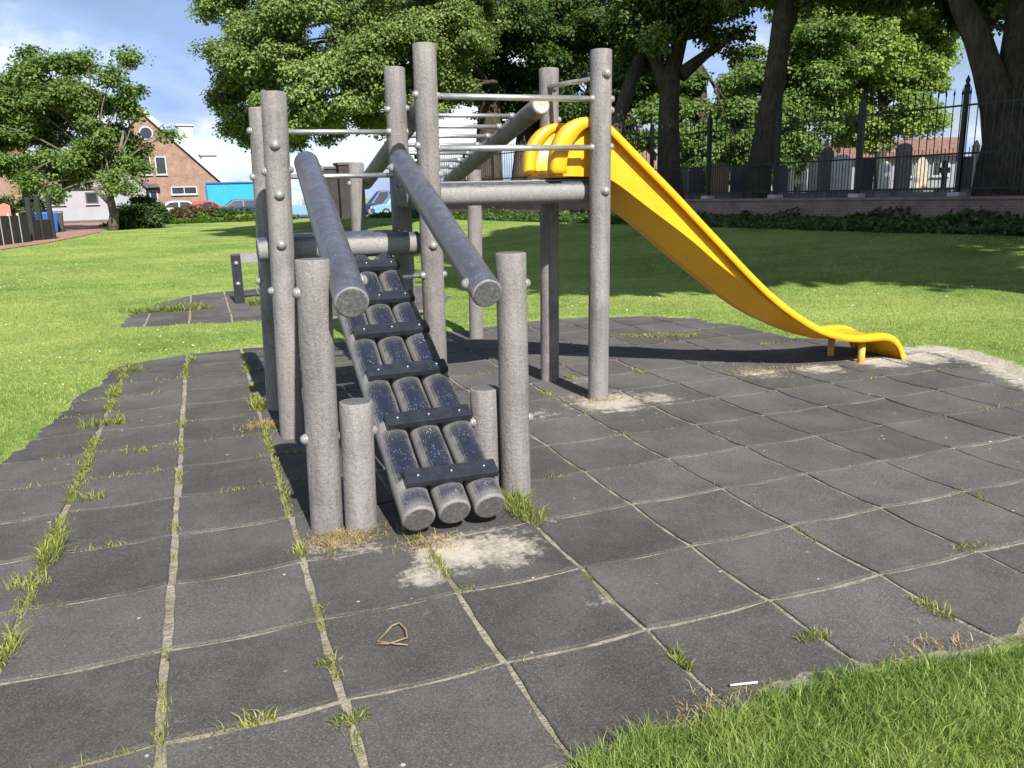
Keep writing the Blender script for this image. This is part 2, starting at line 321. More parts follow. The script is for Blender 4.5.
# ------------------------------------------------------------------ mesh building
class MB:
    def __init__(s): s.v = []; s.f = []; s.sm = []
    def add(s, vs, fs, smooth=False):
        o = len(s.v); s.v += [tuple(map(float, p)) for p in vs]
        for f in fs: s.f.append(tuple(i + o for i in f)); s.sm.append(smooth)
    def box(s, c, size, rz=0.0, mat=None):
        hx, hy, hz = size[0] / 2, size[1] / 2, size[2] / 2
        p = [(-hx, -hy, -hz), (hx, -hy, -hz), (hx, hy, -hz), (-hx, hy, -hz), (-hx, -hy, hz), (hx, -hy, hz), (hx, hy, hz), (-hx, hy, hz)]
        ca, sa = math.cos(rz), math.sin(rz)
        q = []
        for x, y, z in p:
            if mat is not None:
                w = mat @ Vector((x, y, z)); q.append((c[0] + w[0], c[1] + w[1], c[2] + w[2]))
            else: q.append((c[0] + x * ca - y * sa, c[1] + x * sa + y * ca, c[2] + z))
        s.add(q, [(0, 3, 2, 1), (4, 5, 6, 7), (0, 1, 5, 4), (1, 2, 6, 5), (2, 3, 7, 6), (3, 0, 4, 7)])
        return s
    def prism(s, poly, axis_o, au, av, aw, depth):
        """polygon (u,v) extruded along aw by depth"""
        o = np.array(axis_o, float); au = np.array(au, float); av = np.array(av, float); aw = np.array(aw, float)
        n = len(poly)
        a = [o + au * u + av * v for u, v in poly]; b = [p + aw * depth for p in a]
        fs = [tuple(range(n))[::-1], tuple(range(n, 2 * n))] + [(i, (i + 1) % n, n + (i + 1) % n, n + i) for i in range(n)]
        s.add(a + b, fs); return s
    def tube(s, pts, rad, seg=10, caps=True, jitter=0.0, rng=None):
        pts = [np.array(p, float) for p in pts]; n = len(pts)
        if not hasattr(rad, '__len__'): rad = [rad] * n
        t0 = pts[1] - pts[0]; ref = np.array([0, 0, 1.0]) if abs(t0[2]) < 0.9 * np.linalg.norm(t0) else np.array([1.0, 0, 0])
        vs = []; prevx = None
        for i in range(n):
            t = pts[min(i + 1, n - 1)] - pts[max(i - 1, 0)]; t = t / (np.linalg.norm(t) + 1e-12)
            if prevx is None: x = np.cross(ref, t)
            else: x = prevx - t * (prevx @ t)
            x /= np.linalg.norm(x) + 1e-12; prevx = x; y = np.cross(t, x)
            for k in range(seg):
                a = 2 * PI * k / seg; r = rad[i]
                if jitter: r *= 1 + jitter * math.sin(3 * a + 1.3 * i) * 0.6 + jitter * (random.random() - 0.5)
                vs.append(pts[i] + r * (math.cos(a) * x + math.sin(a) * y))
        fs = []
        for i in range(n - 1):
            for k in range(seg): fs.append((i * seg + k, i * seg + (k + 1) % seg, (i + 1) * seg + (k + 1) % seg, (i + 1) * seg + k))
        s.add(vs, fs, True)
        if caps:
            o = len(s.v) - n * seg
            s.f.append(tuple(o + k for k in range(seg))[::-1]); s.sm.append(False)
            s.f.append(tuple(o + (n - 1) * seg + k for k in range(seg))); s.sm.append(False)
        return s
    def log(s, a, b, r, seg=28, rim=0.012, ends=True, wob=0.004, step=0.12):
        """round plastic log with softened rims, slightly uneven along its length"""
        a = np.array(a, float); b = np.array(b, float); L = np.linalg.norm(b - a); t = (b - a) / L
        n = max(4, int(L / step)); st = [(0.0, r - rim), (rim * 0.35, r - rim * 0.3), (rim, r)]
        for i in range(1, n): st.append((rim + (L - 2 * rim) * i / n, r))
        st += [(L - rim, r), (L - rim * 0.35, r - rim * 0.3), (L, r - rim)]
        ph = random.random() * 6.28
        pts = []; rad = []
        for d, rr in st: pts.append(a + t * d); rad.append(rr * (1 + wob * math.sin(d * 9 + ph) + wob * math.sin(d * 23 + 2 * ph)))
        s.tube(pts, rad, seg, caps=ends); return s
    def dome(s, c, d, r, h=None, seg=14):
        c = np.array(c, float); d = np.array(d, float); d /= np.linalg.norm(d); h = h or r * 0.85
        prof = [(-0.006, r * 1.12), (0.004, r * 1.12), (0.005, r)] + [(0.005 + h * math.sin(a), r * math.cos(a)) for a in (0.35, 0.7, 1.05, 1.35)]
        s.tube([c + d * z for z, _ in prof], [q for _, q in prof], seg, caps=True); return s
    def grid(s, P, smooth=True, closed=False):
        """P: rows x cols of points"""
        R = len(P); Cn = len(P[0]); vs = [p for row in P for p in row]; fs = []
        for i in range(R - 1):
            for j in range(Cn if closed else Cn - 1):
                fs.append((i * Cn + j, i * Cn + (j + 1) % Cn, (i + 1) * Cn + (j + 1) % Cn, (i + 1) * Cn + j))
        s.add(vs, fs, smooth); return s
    def build(s, name, mat, parent=None, org=None, bevel=0.0, uv=False, subsurf=0, recalc=True):
        if org is None: org = THING_ORG.get(parent.name, (0, 0, 0)) if parent is not None else (0, 0, 0)
        me = bpy.data.meshes.new(name)
        me.from_pydata([(x - org[0], y - org[1], z - org[2]) for x, y, z in s.v], [], s.f)
        me.polygons.foreach_set('use_smooth', s.sm)
        if bevel or recalc:
            bm = bmesh.new(); bm.from_mesh(me)
            if recalc: bmesh.ops.recalc_face_normals(bm, faces=bm.faces)
            if bevel:
                es = [e for e in bm.edges if len(e.link_faces) == 2 and e.calc_face_angle(0) > 0.6]
                bmesh.ops.bevel(bm, geom=es, offset=bevel, segments=2, profile=0.7, affect='EDGES', clamp_overlap=True)
            bm.to_mesh(me); bm.free()
        if uv: box_uv(me)
        me.materials.append(mat)
        o = bpy.data.objects.new(name, me); COL.objects.link(o)
        if parent is not None: o.parent = parent
        else: o.location = org
        return o
THING_ORG = {}
def box_uv(me):
    """metres along the face: u runs horizontally in the face, v up it"""
    uvl = me.uv_layers.new(name='UVMap')
    for p in me.polygons:
        n = p.normal
        if abs(n.z) > 0.95: u = Vector((1, 0, 0)); v = Vector((0, 1, 0))
        else:
            u = Vector((-n.y, n.x, 0)).normalized(); v = n.cross(u).normalized()
            if v.z < 0: v = -v
        for li in p.loop_indices:
            c = me.vertices[me.loops[li].vertex_index].co
            uvl.data[li].uv = (c.dot(u), c.dot(v))
def tag(o, label=None, cat=None, group=None, kind=None):
    if label: o['label'] = label
    if cat: o['category'] = cat
    if group: o['group'] = group
    if kind: o['kind'] = kind
    return o
def thing(name, loc, label, cat, group=None):
    o = bpy.data.objects.new(name, None); COL.objects.link(o); o.location = loc; o.empty_display_size = 0.2
    tag(o, label, cat, group); THING_ORG[o.name] = tuple(map(float, loc)); return o
def sub(parent, child_org_parent):  # a part's own parts share the thing's origin
    THING_ORG[parent.name] = THING_ORG[child_org_parent.name]; return parent

def np_mesh(name, V, faces_idx, counts, mat, attrs=None, smooth=False):
    """fast mesh from numpy: V nx3, faces_idx flat loop indices, counts per face"""
    me = bpy.data.meshes.new(name)
    me.vertices.add(len(V)); me.vertices.foreach_set('co', V.astype(np.float32).ravel())
    me.loops.add(len(faces_idx)); me.loops.foreach_set('vertex_index', faces_idx.astype(np.int32))
    me.polygons.add(len(counts)); st = np.concatenate([[0], np.cumsum(counts)[:-1]])
    me.polygons.foreach_set('loop_start', st.astype(np.int32)); me.polygons.foreach_set('loop_total', counts.astype(np.int32))
    me.polygons.foreach_set('use_smooth', np.full(len(counts), smooth))
    for k, a in (attrs or {}).items():
        at_ = me.attributes.new(k, 'FLOAT', 'POINT'); at_.data.foreach_set('value', a.astype(np.float32))
    me.update(calc_edges=True); me.materials.append(mat)
    return me

# ------------------------------------------------------------------ ground
WA = at(957, 193, 17.3)[:2]; WB = at(705, 201, 23.5)[:2]
WD = (WB - WA) / np.linalg.norm(WB - WA)          # along the wall, leftwards and away
WN = np.array([WD[1], -WD[0]])
if WN @ (CAM[:2] - WA) < 0: WN = -WN              # towards the lawn
WALL_TOP = 1.13
def vnoise(x, y, s, seed=0):
    xs = x * s + seed * 17.3; ys = y * s - seed * 9.1
    xi = np.floor(xs); yi = np.floor(ys); xf = xs - xi; yf = ys - yi
    def h(a, b): return np.modf(np.abs(np.sin(a * 127.1 + b * 311.7 + seed * 3.7) * 43758.5453))[0]
    u = xf * xf * (3 - 2 * xf); v = yf * yf * (3 - 2 * yf)
    return (h(xi, yi) * (1 - u) + h(xi + 1, yi) * u) * (1 - v) + (h(xi, yi + 1) * (1 - u) + h(xi + 1, yi + 1) * u) * v
def fbm(x, y, s, seed=0): return 0.55 * vnoise(x, y, s, seed) + 0.3 * vnoise(x, y, 2.1 * s, seed + 1) + 0.15 * vnoise(x, y, 4.3 * s, seed + 2)
def sdist(poly, x, y):
    """signed distance to a polygon, positive inside"""
    d = np.full(x.shape, 1e9); ins = np.zeros(x.shape, bool); n = len(poly)
    for i in range(n):
        ax, ay = poly[i]; bx, by = poly[(i + 1) % n]; ex, ey = bx - ax, by - ay
        t = np.clip(((x - ax) * ex + (y - ay) * ey) / (ex * ex + ey * ey), 0, 1)
        d = np.minimum(d, np.hypot(x - ax - t * ex, y - ay - t * ey))
        c = ((ay > y) != (by > y)) & (x < ex * (y - ay) / (ey if abs(ey) > 1e-9 else 1e-9) + ax); ins ^= c
    return np.where(ins, d, -d)
PAVE = [tuple(gnd(*q)[:2]) for q in [(0, 462), (45, 425), (85, 388), (120, 366), (185, 354), (256, 347), (340, 343), (440, 332), (530, 321), (590, 317), (640, 316), (690, 318),
        (730, 324), (790, 337), (860, 341), (905, 346), (960, 352), (1000, 365), (1024, 378), (1120, 420), (1150, 560), (1024, 634), (1000, 646), (935, 658), (870, 668), (800, 692), (720, 716), (640, 738), (590, 757), (560, 775)]]
PAVE += [(-0.55, -1.35), (-0.9, -1.9), (-1.6, -2.6), (-2.55, -2.6), (-2.55, 1.0)]
PATCH = [tuple(gnd(*q)[:2]) for q in [(112, 330), (128, 315), (160, 302), (205, 293), (265, 288), (340, 285), (420, 286), (452, 296), (440, 312), (330, 320), (200, 325)]]
def smooth(a, b, t):
    t = np.clip((t - a) / (b - a), 0, 1); return t * t * (3 - 2 * t)
def terrain(x, y):
    s = (x - WA[0]) * WN[0] + (y - WA[1]) * WN[1]
    l = (x - WA[0]) * WD[0] + (y - WA[1]) * WD[1]
    return 0.5 * (1 - smooth(0.3, 9.0, s)) * smooth(42, 26, l)
def paved_sd(x, y):
    e = (fbm(x, y, 3.0, 5) - 0.5) * 0.16 + (fbm(x, y, 14.0, 15) - 0.5) * 0.06
    return np.maximum(sdist(PAVE, x, y), sdist(PATCH, x, y)) + e
def ground_z(x, y):
    sd = paved_sd(x, y)
    lawn = terrain(x, y) + 0.022 + 0.03 * (fbm(x, y, 1.1, 2) - 0.4) * smooth(0.0, 0.5, -sd)
    cx = np.abs(np.modf(np.abs(x) / 0.5)[0] - 0.5) * 2; cy = np.abs(np.modf(np.abs(y) / 0.5)[0] - 0.5) * 2
    fill = -0.0065 + 0.011 * (cx * cy) ** 3
    return np.where(sd > 0.06, fill, lawn * (1 - smooth(-0.05, 0.06, sd)) + fill * smooth(-0.05, 0.06, sd))
def axis(lo, hi, step, far_lo, far_hi):
    a = list(np.arange(lo, hi, step)); s = step; x = a[-1]
    while x < far_hi: s *= 1.25; x += s; a.append(x)
    s = step; x = lo; b = []
    while x > far_lo: s *= 1.25; x -= s; b.append(x)
    return np.array(b[::-1] + a)
gx = axis(-6.5, 10.0, 0.0625, -500, 500); gy = axis(-3.25, 12.5, 0.0625, -60, 900)
GX, GY = np.meshgrid(gx, gy)
GZ = ground_z(GX.ravel(), GY.ravel())
sdv = paved_sd(GX.ravel(), GY.ravel())
nx, ny = len(gx), len(gy)
idx = np.arange(nx * ny).reshape(ny, nx)
F = np.stack([idx[:-1, :-1], idx[:-1, 1:], idx[1:, 1:], idx[1:, :-1]], -1).reshape(-1, 4)
def segd(pts, x, y):
    d = np.full(x.shape, 1e9)
    for (ax, ay), (bx, by) in zip(pts[:-1], pts[1:]):
        ex, ey = bx - ax, by - ay; t = np.clip(((x - ax) * ex + (y - ay) * ey) / (ex * ex + ey * ey), 0, 1)
        d = np.minimum(d, np.hypot(x - ax - t * ex, y - ay - t * ey))
    return d
SANDLINE = [tuple(gnd(*q)[:2]) for q in [(895, 350), (930, 350), (965, 355), (1000, 367), (1030, 381), (1120, 420)]]
SANDLINE2 = [tuple(gnd(*q)[:2]) for q in [(860, 672), (930, 660), (1000, 648), (1040, 625)]]
sandy = np.maximum(1 - segd(SANDLINE, GX.ravel(), GY.ravel()) / 0.26, 0) + np.maximum(1 - segd(SANDLINE2, GX.ravel(), GY.ravel()) / 0.09, 0) * 0.6
me = np_mesh('lawn', np.stack([GX.ravel(), GY.ravel(), GZ], 1), F.ravel(), np.full(len(F), 4), MAT['ground'],
             {'paved': smooth(0.03, 0.08, sdv + 0.07 * np.clip(smooth(5.0, 3.5, np.hypot(GX.ravel() - CAM[0], GY.ravel() - CAM[1])) + 0, 0, 1)), 'sandy': np.clip(sandy, 0, 1)}, True)
lawn = bpy.data.objects.new('lawn', me); COL.objects.link(lawn); tag(lawn, kind='structure')

# ------------------------------------------------------------------ rubber tiles
SPOTS = [(gnd(455, 552), 0.24, 1.1), (gnd(425, 575), 0.16, 0.9), (gnd(500, 548), 0.30, 0.8), (gnd(555, 522), 0.22, 0.38), (gnd(340, 545), 0.30, 0.6), (gnd(610, 402), 0.42, 0.95), (gnd(655, 398), 0.30, 0.7), (gnd(580, 380), 0.3, 0.5),
         (gnd(600, 600), 0.12, 0.6), (gnd(760, 373), 0.3, 0.7), (gnd(820, 369), 0.30, 0.8), (gnd(880, 362), 0.34, 0.95), (gnd(920, 358), 0.38, 0.9), (gnd(540, 415), 0.3, 0.5), (gnd(505, 430), 0.3, 0.4)]
def sand_at(x, y):
    s = np.zeros_like(x)
    for p, r, a in SPOTS: s = np.maximum(s, a * np.exp(-((x - p[0]) ** 2 + (y - p[1]) ** 2) / (r * r) * 1.6))
    s = np.maximum(s, np.maximum(1 - segd(SANDLINE, x, y) / 0.35, 0))
    return s
def make_tiles(name, poly, x0, x1, y0, y1, pitch=0.5, off=(0, 0)):
    V = []; FI = []; CN = []; TONE = []; SAND = []
    n = 10; base = 0
    for i in range(x0, x1):
        for j in range(y0, y1):
            cx, cy = off[0] + (i + 0.5) * pitch, off[1] + (j + 0.5) * pitch
            if sdist(poly, np.array([cx]), np.array([cy]))[0] < -0.42: continue
            rr = np.random.default_rng(1000 + i * 57 + j)
            gapx = 0.0085 + 0.003 * rr.random() + (0.005 if i < -2 else 0.0) - (0.0018 if i > 0 else 0.0); gapy = 0.0088 + 0.003 * rr.random() - (0.0015 if i > 0 else 0.0)
            hx, hy = pitch / 2 - gapx, pitch / 2 - gapy
            jx, jy, ja = (rr.random(3) - 0.5) * np.array([0.006, 0.006, 0.010])
            curl = 0.013 + 0.004 * rr.random(4); tilt = (rr.random(2) - 0.5) * 0.002
            us = np.linspace(-1, 1, n + 1); us[1] = -0.975; us[-2] = 0.975
            U, W = np.meshgrid(us, us)
            edge_w = 0.003 * (np.sin(W * 7 + i * 3) + np.sin(U * 6 + j * 2))
            z = np.zeros_like(U)
            for k, (su, sv) in enumerate(((-1, -1), (1, -1), (1, 1), (-1, 1))):
                z += curl[k] * np.clip((1 + su * U) / 2, 0, 1) ** 2.4 * np.clip((1 + sv * W) / 2, 0, 1) ** 2.4
            z += tilt[0] * U + tilt[1] * W - 0.004 + 0.0015 * (rr.random() - 0.5)
            rim = (np.abs(U) > 0.99) | (np.abs(W) > 0.99); z[rim] -= 0.004
            X = cx + jx + (U * hx) - W * hy * ja + edge_w * (np.abs(U) > 0.9) * 0.8
            Y = cy + jy + (W * hy) + U * hx * ja + edge_w * (np.abs(W) > 0.9) * 0.8
            top = np.stack([X.ravel(), Y.ravel(), z.ravel()], 1)
            m = n + 1; ix = np.arange(m * m).reshape(m, m)
            f = np.stack([ix[:-1, :-1], ix[:-1, 1:], ix[1:, 1:], ix[1:, :-1]], -1).reshape(-1, 4)
            ring = np.concatenate([ix[0, :-1], ix[:-1, -1], ix[-1, :0:-1], ix[:0:-1, 0]])
            low = top[ring].copy(); low[:, 2] = -0.045
            k = len(ring); lo = np.arange(k) + m * m
            sk = np.stack([ring, lo, np.roll(lo, -1), np.roll(ring, -1)], 1)
            V.append(np.concatenate([top, low])); FI.append(np.concatenate([f, sk]) + base); base += m * m + k
            TONE.append(np.full(m * m + k, rr.random() * 0.7 + (0.3 if i > 0 else 0.0))); SAND.append(sand_at(V[-1][:, 0], V[-1][:, 1]))
    V = np.concatenate(V); FI = np.concatenate(FI)
    me = np_mesh(name, V, FI.ravel(), np.full(len(FI), 4), MAT['tiles'], {'tone': np.concatenate(TONE), 'sand': np.concatenate(SAND)}, False)
    o = bpy.data.objects.new(name, me); COL.objects.link(o); tag(o, kind='structure'); return o
make_tiles('rubber_tile_paving', PAVE, -6, 16, -7, 14)
make_tiles('rubber_tile_paving', PATCH, -8, 6, 15, 28)

# ------------------------------------------------------------------ climbing frame
R = 0.0715
frame = thing('climbing_frame', (0.2, 2.7, 0), 'grey log climbing frame with cleated ramp, raised deck, overhead ladder and yellow slide', 'climbing frame')
def post(x, y, h, label=None, r=R, bolts=(), lean=(0, 0), seg=32):
    m = MB().log((x, y, -0.25), (x + lean[0], y + lean[1], h), r, seg, 0.006)
    p = m.build('post', MAT['post'], frame); sub(p, frame)
    MB().tube([(x + lean[0], y + lean[1], h - 0.004), (x + lean[0], y + lean[1], h + 0.0015)], r * 0.86, 26).build('end_face', MAT['end'], p)
    if label: p['label'] = label
    for (dx, dy, z, *rest) in bolts:
        q = z / h; bx, by = x + lean[0] * q, y + lean[1] * q
        d = np.array([dx, dy, 0.0]); d /= np.linalg.norm(d)
        b = MB().dome(np.array([bx, by, z]) + d * (r - 0.002), d, (rest[0] if rest else 0.025) * 0.9)
        b.build('bolt_cap', MAT['bolt'], p)
    return p
post(-0.867, 0.821, 1.19, 'speckled waist-high handrail post at the left foot of the ramp', lean=(0.034, 0), bolts=[(-1, -0.25, 1.055), (1, 0, 1.04), (-1, -0.2, 0.425), (1, 0, 0.42)])
post(-0.722, 0.780, 0.575, 'knee-high stub post at the left foot of the ramp', lean=(0.02, 0), bolts=[(1, 0, 0.437)])
post(-0.045, 0.985, 0.52, 'knee-high stub post at the right foot of the ramp', bolts=[(-1, -0.2, 0.36), (1, 0, 0.36)])
post(0.068, 0.880, 1.17, 'speckled waist-high handrail post at the right foot of the ramp', bolts=[(1, -0.1, 1.026), (-1, 0, 1.02), (1, -0.2, 0.38)])
post(-0.862, 2.37, 2.027, lean=(0.076, 0), bolts=[(-0.15, -1, 1.734, 0.030), (-0.02, -1, 1.458, 0.030), (-0.05, -1, 1.175, 0.030), (-1, -0.1, 1.59), (1, -0.1, 1.60), (-1, -0.2, 0.905)])
post(-0.885, 3.10, 2.014, lean=(0.072, 0), bolts=[(-1, -0.3, 1.87), (-1, -0.3, 1.58), (-1, -0.2, 0.9)])
post(0.086, 2.37, 2.315, lean=(0.022, 0), bolts=[(-1, -0.3, 2.025), (-1, -0.3, 1.73), (1, -0.2, 2.02), (1, -0.2, 1.715), (-0.1, -1, 1.13, 0.028), (-1, -0.3, 0.945), (1, -0.3, 0.945), (1, -0.4, 1.56)])
post(0.080, 3.10, 2.285, lean=(0.01, 0), bolts=[(-1, -0.4, 2.01), (-1, -0.4, 1.866), (1, -0.3, 2.02), (1, -0.3, 1.866), (-1, -0.4, 1.58)])
post(1.262, 2.37, 2.322, lean=(0.024, 0), bolts=[(0.1, -1, 2.17, 0.032), (-1, -0.2, 2.02), (-1, -0.2, 1.715), (1, -0.3, 2.02), (1, -0.3, 1.95), (1, -0.3, 1.72), (0.1, -1, 1.435, 0.032)])
post(1.190, 3.07, 2.305, lean=(0.03, 0), bolts=[(0.1, -1, 2.17, 0.03), (1, -0.3, 1.95)])
post(0.125, 5.16, 1.744, 'short post under the far left end of the overhead ladder', lean=(0.035, 0), bolts=[(-1, -0.2, 1.56), (1, -0.2, 1.56)])
post(1.272, 5.16, 1.666, 'short post under the far right end of the overhead ladder', lean=(0.04, 0), bolts=[(1, -0.3, 1.50), (-1, -0.2, 1.50)])
def log_part(name, a, b, mat='rail', r=R, endmat='end', endat='both', label=None, wob=0.003):
    a = np.array(a, float); b = np.array(b, float)
    o = MB().log(a, b, r, 30, 0.010, wob=wob).build(name, MAT[mat], frame); sub(o, frame)
    t = (b - a) / np.linalg.norm(b - a)
    for e, s in ((a, -1), (b, 1)):
        if endat == 'both' or (endat == 'a' and s < 0):
            MB().tube([e + t * s * -0.01, e + t * s * 0.0025], r - 0.010, 28).build('end_face', MAT[endmat], o)
    if label: o['label'] = label
    return o
# handrails of the ramp
hl = log_part('handrail', (-0.716, 0.615, 1.023), (-0.630, 2.40, 1.640), 'rail')
hr = log_part('handrail', (-0.088, 0.768, 1.002), (-0.062, 2.42, 1.648), 'rail')
for o, x, y, z in ((hl, -0.705, 0.821, 1.09), (hr, -0.086, 0.88, 1.040)):
    s = 1 if o is hl else -1
    for q in (s,):
        MB().dome((x + q * (R - 0.004), y - 0.02, z), (q, 0, 0), 0.026).build('bolt_cap', MAT['bolt'], o)
for o, x, s in ((hl, -0.635, 1), (hr, -0.066, -1)):
    MB().dome((x + s * (R - 0.004), 2.33, 1.60), (s, 0, 0), 0.026).build('bolt_cap', MAT['bolt'], o)
# ramp: three logs with cleats
def rampz(y): return 0.105 + 0.484 * (y - 0.53)
nrm = np.array([0, -0.484, 1.0]); nrm /= np.linalg.norm(nrm); alng = np.array([0, 1, 0.484]); alng /= np.linalg.norm(alng)
CLEAT_Y = (0.655, 1.005, 1.345, 1.67, 1.96, 2.285)
for x in (-0.513, -0.352, -0.190):
    y0 = 0.512 + 0.012 * random.random()
    a = np.array((x, y0, rampz(y0))); b = np.array((x + 0.010 * (x + 0.35) / -0.16, 2.44, rampz(2.44)))
    o = MB().log(a, b, 0.0735, 30, 0.010, wob=0.006, step=0.018).build('ramp_log', MAT['ramp'], frame); sub(o, frame)
    yy = np.array([v.co.y for v in o.data.vertices]) + 2.7
    pale = np.zeros(len(yy))
    for cy in CLEAT_Y: pale = np.maximum(pale, np.where(yy < cy, np.exp(-np.clip(cy - 0.045 - yy, 0, 9) / 0.026), 0))
    pale = np.maximum(pale, 0.6 * np.exp(-np.clip(yy - y0, 0, 9) / 0.02))
    at_ = o.data.attributes.new('pale', 'FLOAT', 'POINT'); at_.data.foreach_set('value', np.clip(pale * 0.95, 0, 1).astype(np.float32))
    for e, sg in ((a, -1), (b, 1)):
        MB().tube([e - alng * sg * 0.01, e + alng * sg * 0.0025], 0.0635, 28).build('end_face', MAT['end'], o)
for k, y in enumerate((0.655, 1.005, 1.345, 1.67, 1.96, 2.285)):
    thick = 0.030
    c = np.array([-0.335 if k < 2 else -0.345, y, rampz(y)]) + nrm * (0.0735 + 0.016)
    rot = Matrix(((1, alng[0], nrm[0]), (0, alng[1], nrm[1]), (0, alng[2], nrm[2])))
    rot = Matrix.Rotation(math.radians((-1.2, 0.8, 0.4, 1.0, -0.6, 0.0)[k]), 3, Vector(nrm)) @ rot
    cl = MB().box(c, (0.415 - 0.004 * k, 0.085, thick), mat=rot).build('cleat', MAT['cleat'], frame, bevel=0.005); sub(cl, frame)
    for sx in (-0.15, 0.0, 0.15):
        p = c + np.array([sx, 0, 0]) + nrm * 0.0145
        MB().dome(p, nrm, 0.0048, 0.002, 8).build('screw', MAT['steel'], cl)
# lower deck and upper deck of logs laid side by side
for k, y in enumerate((2.52, 2.668, 2.815, 2.962)):
    log_part('lower_deck_log', (-0.945 + 0.042 * k, y, 1.14), (0.055, y, 1.14), 'beam', 0.0725)
for k, y in enumerate((2.52, 2.668, 2.815, 2.962)):
    log_part('upper_deck_log', (0.012 if k else 0.03, y, 1.435), (1.335, y, 1.435), 'beam', 0.0725)
MB().box((0.68, 2.765, 1.513), (1.25, 0.50, 0.010)).build('deck_board', MAT['beam'], frame, bevel=0.003)
# steel rails
def rod(name, a, b, r=0.0165, mat='steel', flanges=True, par=None):
    o = MB().tube([a, b], r, 16).build(name, MAT[mat], par or frame); sub(o, frame)
    return o
for z in (2.02, 1.715): rod('guard_rail', (0.092 + R, 2.365, z), (1.262 - R, 2.365, z), 0.019)
for z in (1.866, 1.578): rod('guard_rail', (-0.82 + R, 3.095, z), (0.082 - R, 3.095, z), 0.0165)
rod('guard_rail', (1.255, 2.37 + R - 0.01, 2.155), (1.195, 3.07 - R + 0.01, 2.175), 0.016)
rod('tie_rod', (-0.30, 2.37, 0.943), (0.092 - R, 2.37, 0.943), 0.015)
for x in (0.095, 0.06): pass
# overhead ladder towards the two short posts
def lad(y): return 2.035 - (y - 2.88) * 0.188
for x, e in ((0.232, 'end'), (1.075, 'end_pale')):
    log_part('ladder_rail', (x, 2.88, lad(2.88)), (x + 0.045, 5.36, lad(5.36)), 'post', 0.068, e)
for y in (3.312, 3.60, 3.875, 4.15, 4.42, 4.69, 4.95, 5.25):
    zr = lad(y) + 0.045; rg = rod('rung', (0.25 + 0.02, y, zr), (1.065, y, zr), 0.0155)
    for x, s in ((1.085 - 0.052, -1), (0.245 + 0.052, 1)):
        MB().tube([(x, y, zr), (x + s * 0.040, y, zr)], 0.024, 14).build('flange', MAT['bolt'], rg)

# ------------------------------------------------------------------ slide (part of the frame)
LIP = [(0.955, 1.555), (0.958, 1.63), (0.975, 1.72), (1.015, 1.80), (1.08, 1.865), (1.16, 1.90), (1.25, 1.908), (1.33, 1.888), (1.40, 1.845), (1.55, 1.715), (1.69, 1.592), (1.90, 1.41), (2.10, 1.228), (2.33, 1.02), (2.55, 0.822), (2.72, 0.678),
       (2.88, 0.557), (3.03, 0.460), (3.20, 0.365), (3.36, 0.300), (3.52, 0.258), (3.68, 0.238), (3.84, 0.236), (3.94, 0.228), (4.015, 0.200), (4.075, 0.150), (4.12, 0.085), (4.155, 0.005)]
def dense(pts, n):
    p = np.array(pts, float); d = np.concatenate([[0], np.cumsum(np.hypot(*np.diff(p, axis=0).T))])
    # catmull-rom
    out = []
    for s in np.linspace(0, d[-1], n):
        i = min(max(np.searchsorted(d, s) - 1, 0), len(p) - 2); t = (s - d[i]) / (d[i + 1] - d[i])
        p0 = p[max(i - 1, 0)]; p1 = p[i]; p2 = p[i + 1]; p3 = p[min(i + 2, len(p) - 1)]
        out.append(0.5 * ((2 * p1) + (p2 - p0) * t + (2 * p0 - 5 * p1 + 4 * p2 - p3) * t * t + (3 * p1 - p0 - 3 * p2 + p3) * t ** 3))
    return np.array(out)
lip = dense(LIP, 110)
tan = np.gradient(lip, axis=0); tan /= np.linalg.norm(tan, axis=1)[:, None]; nor = np.stack([-tan[:, 1], tan[:, 0]], 1)   # outward/up normal in xz
YN0, YN1, YF1, YF0 = 2.405, 2.505, 2.885, 2.985        # near lip outer/inner, far lip inner/outer
def s3(p, y): return (p[0], y, p[1])
UND = [(0.90, 1.53), (1.30, 1.50), (1.463, 1.372), (1.753, 1.155), (2.18, 0.832), (2.64, 0.515), (3.03, 0.327), (3.33, 0.222), (3.50, 0.195), (3.68, 0.180), (3.84, 0.180), (3.935, 0.172), (3.995, 0.145), (4.045, 0.10), (4.085, 0.04), (4.105, 0.0)]
SHO = [(0.97, 1.54), (1.30, 1.53), (1.426, 1.500), (1.727, 1.300), (2.06, 1.075), (2.33, 0.870), (2.746, 0.59), (3.03, 0.41), (3.33, 0.27), (3.50, 0.232), (3.68, 0.213), (3.84, 0.212), (3.935, 0.204), (4.005, 0.175), (4.06, 0.128), (4.10, 0.07), (4.135, 0.0)]
und = dense(UND, 200); sho = dense(SHO, 200)
def zat(c, x): return np.interp(x, c[:, 0], c[:, 1])
xs = np.concatenate([np.linspace(0.985, 1.38, 18), np.linspace(1.40, 4.135, 74)])
liptop = lip[np.argmax(lip[:, 1]):]
def lipz(x):
    front = lip[:np.argmax(lip[:, 1]) + 1]
    return np.interp(x, np.concatenate([front[:, 0], liptop[1:, 0]]), np.concatenate([front[:, 1], liptop[1:, 1]]))
sb = MB()
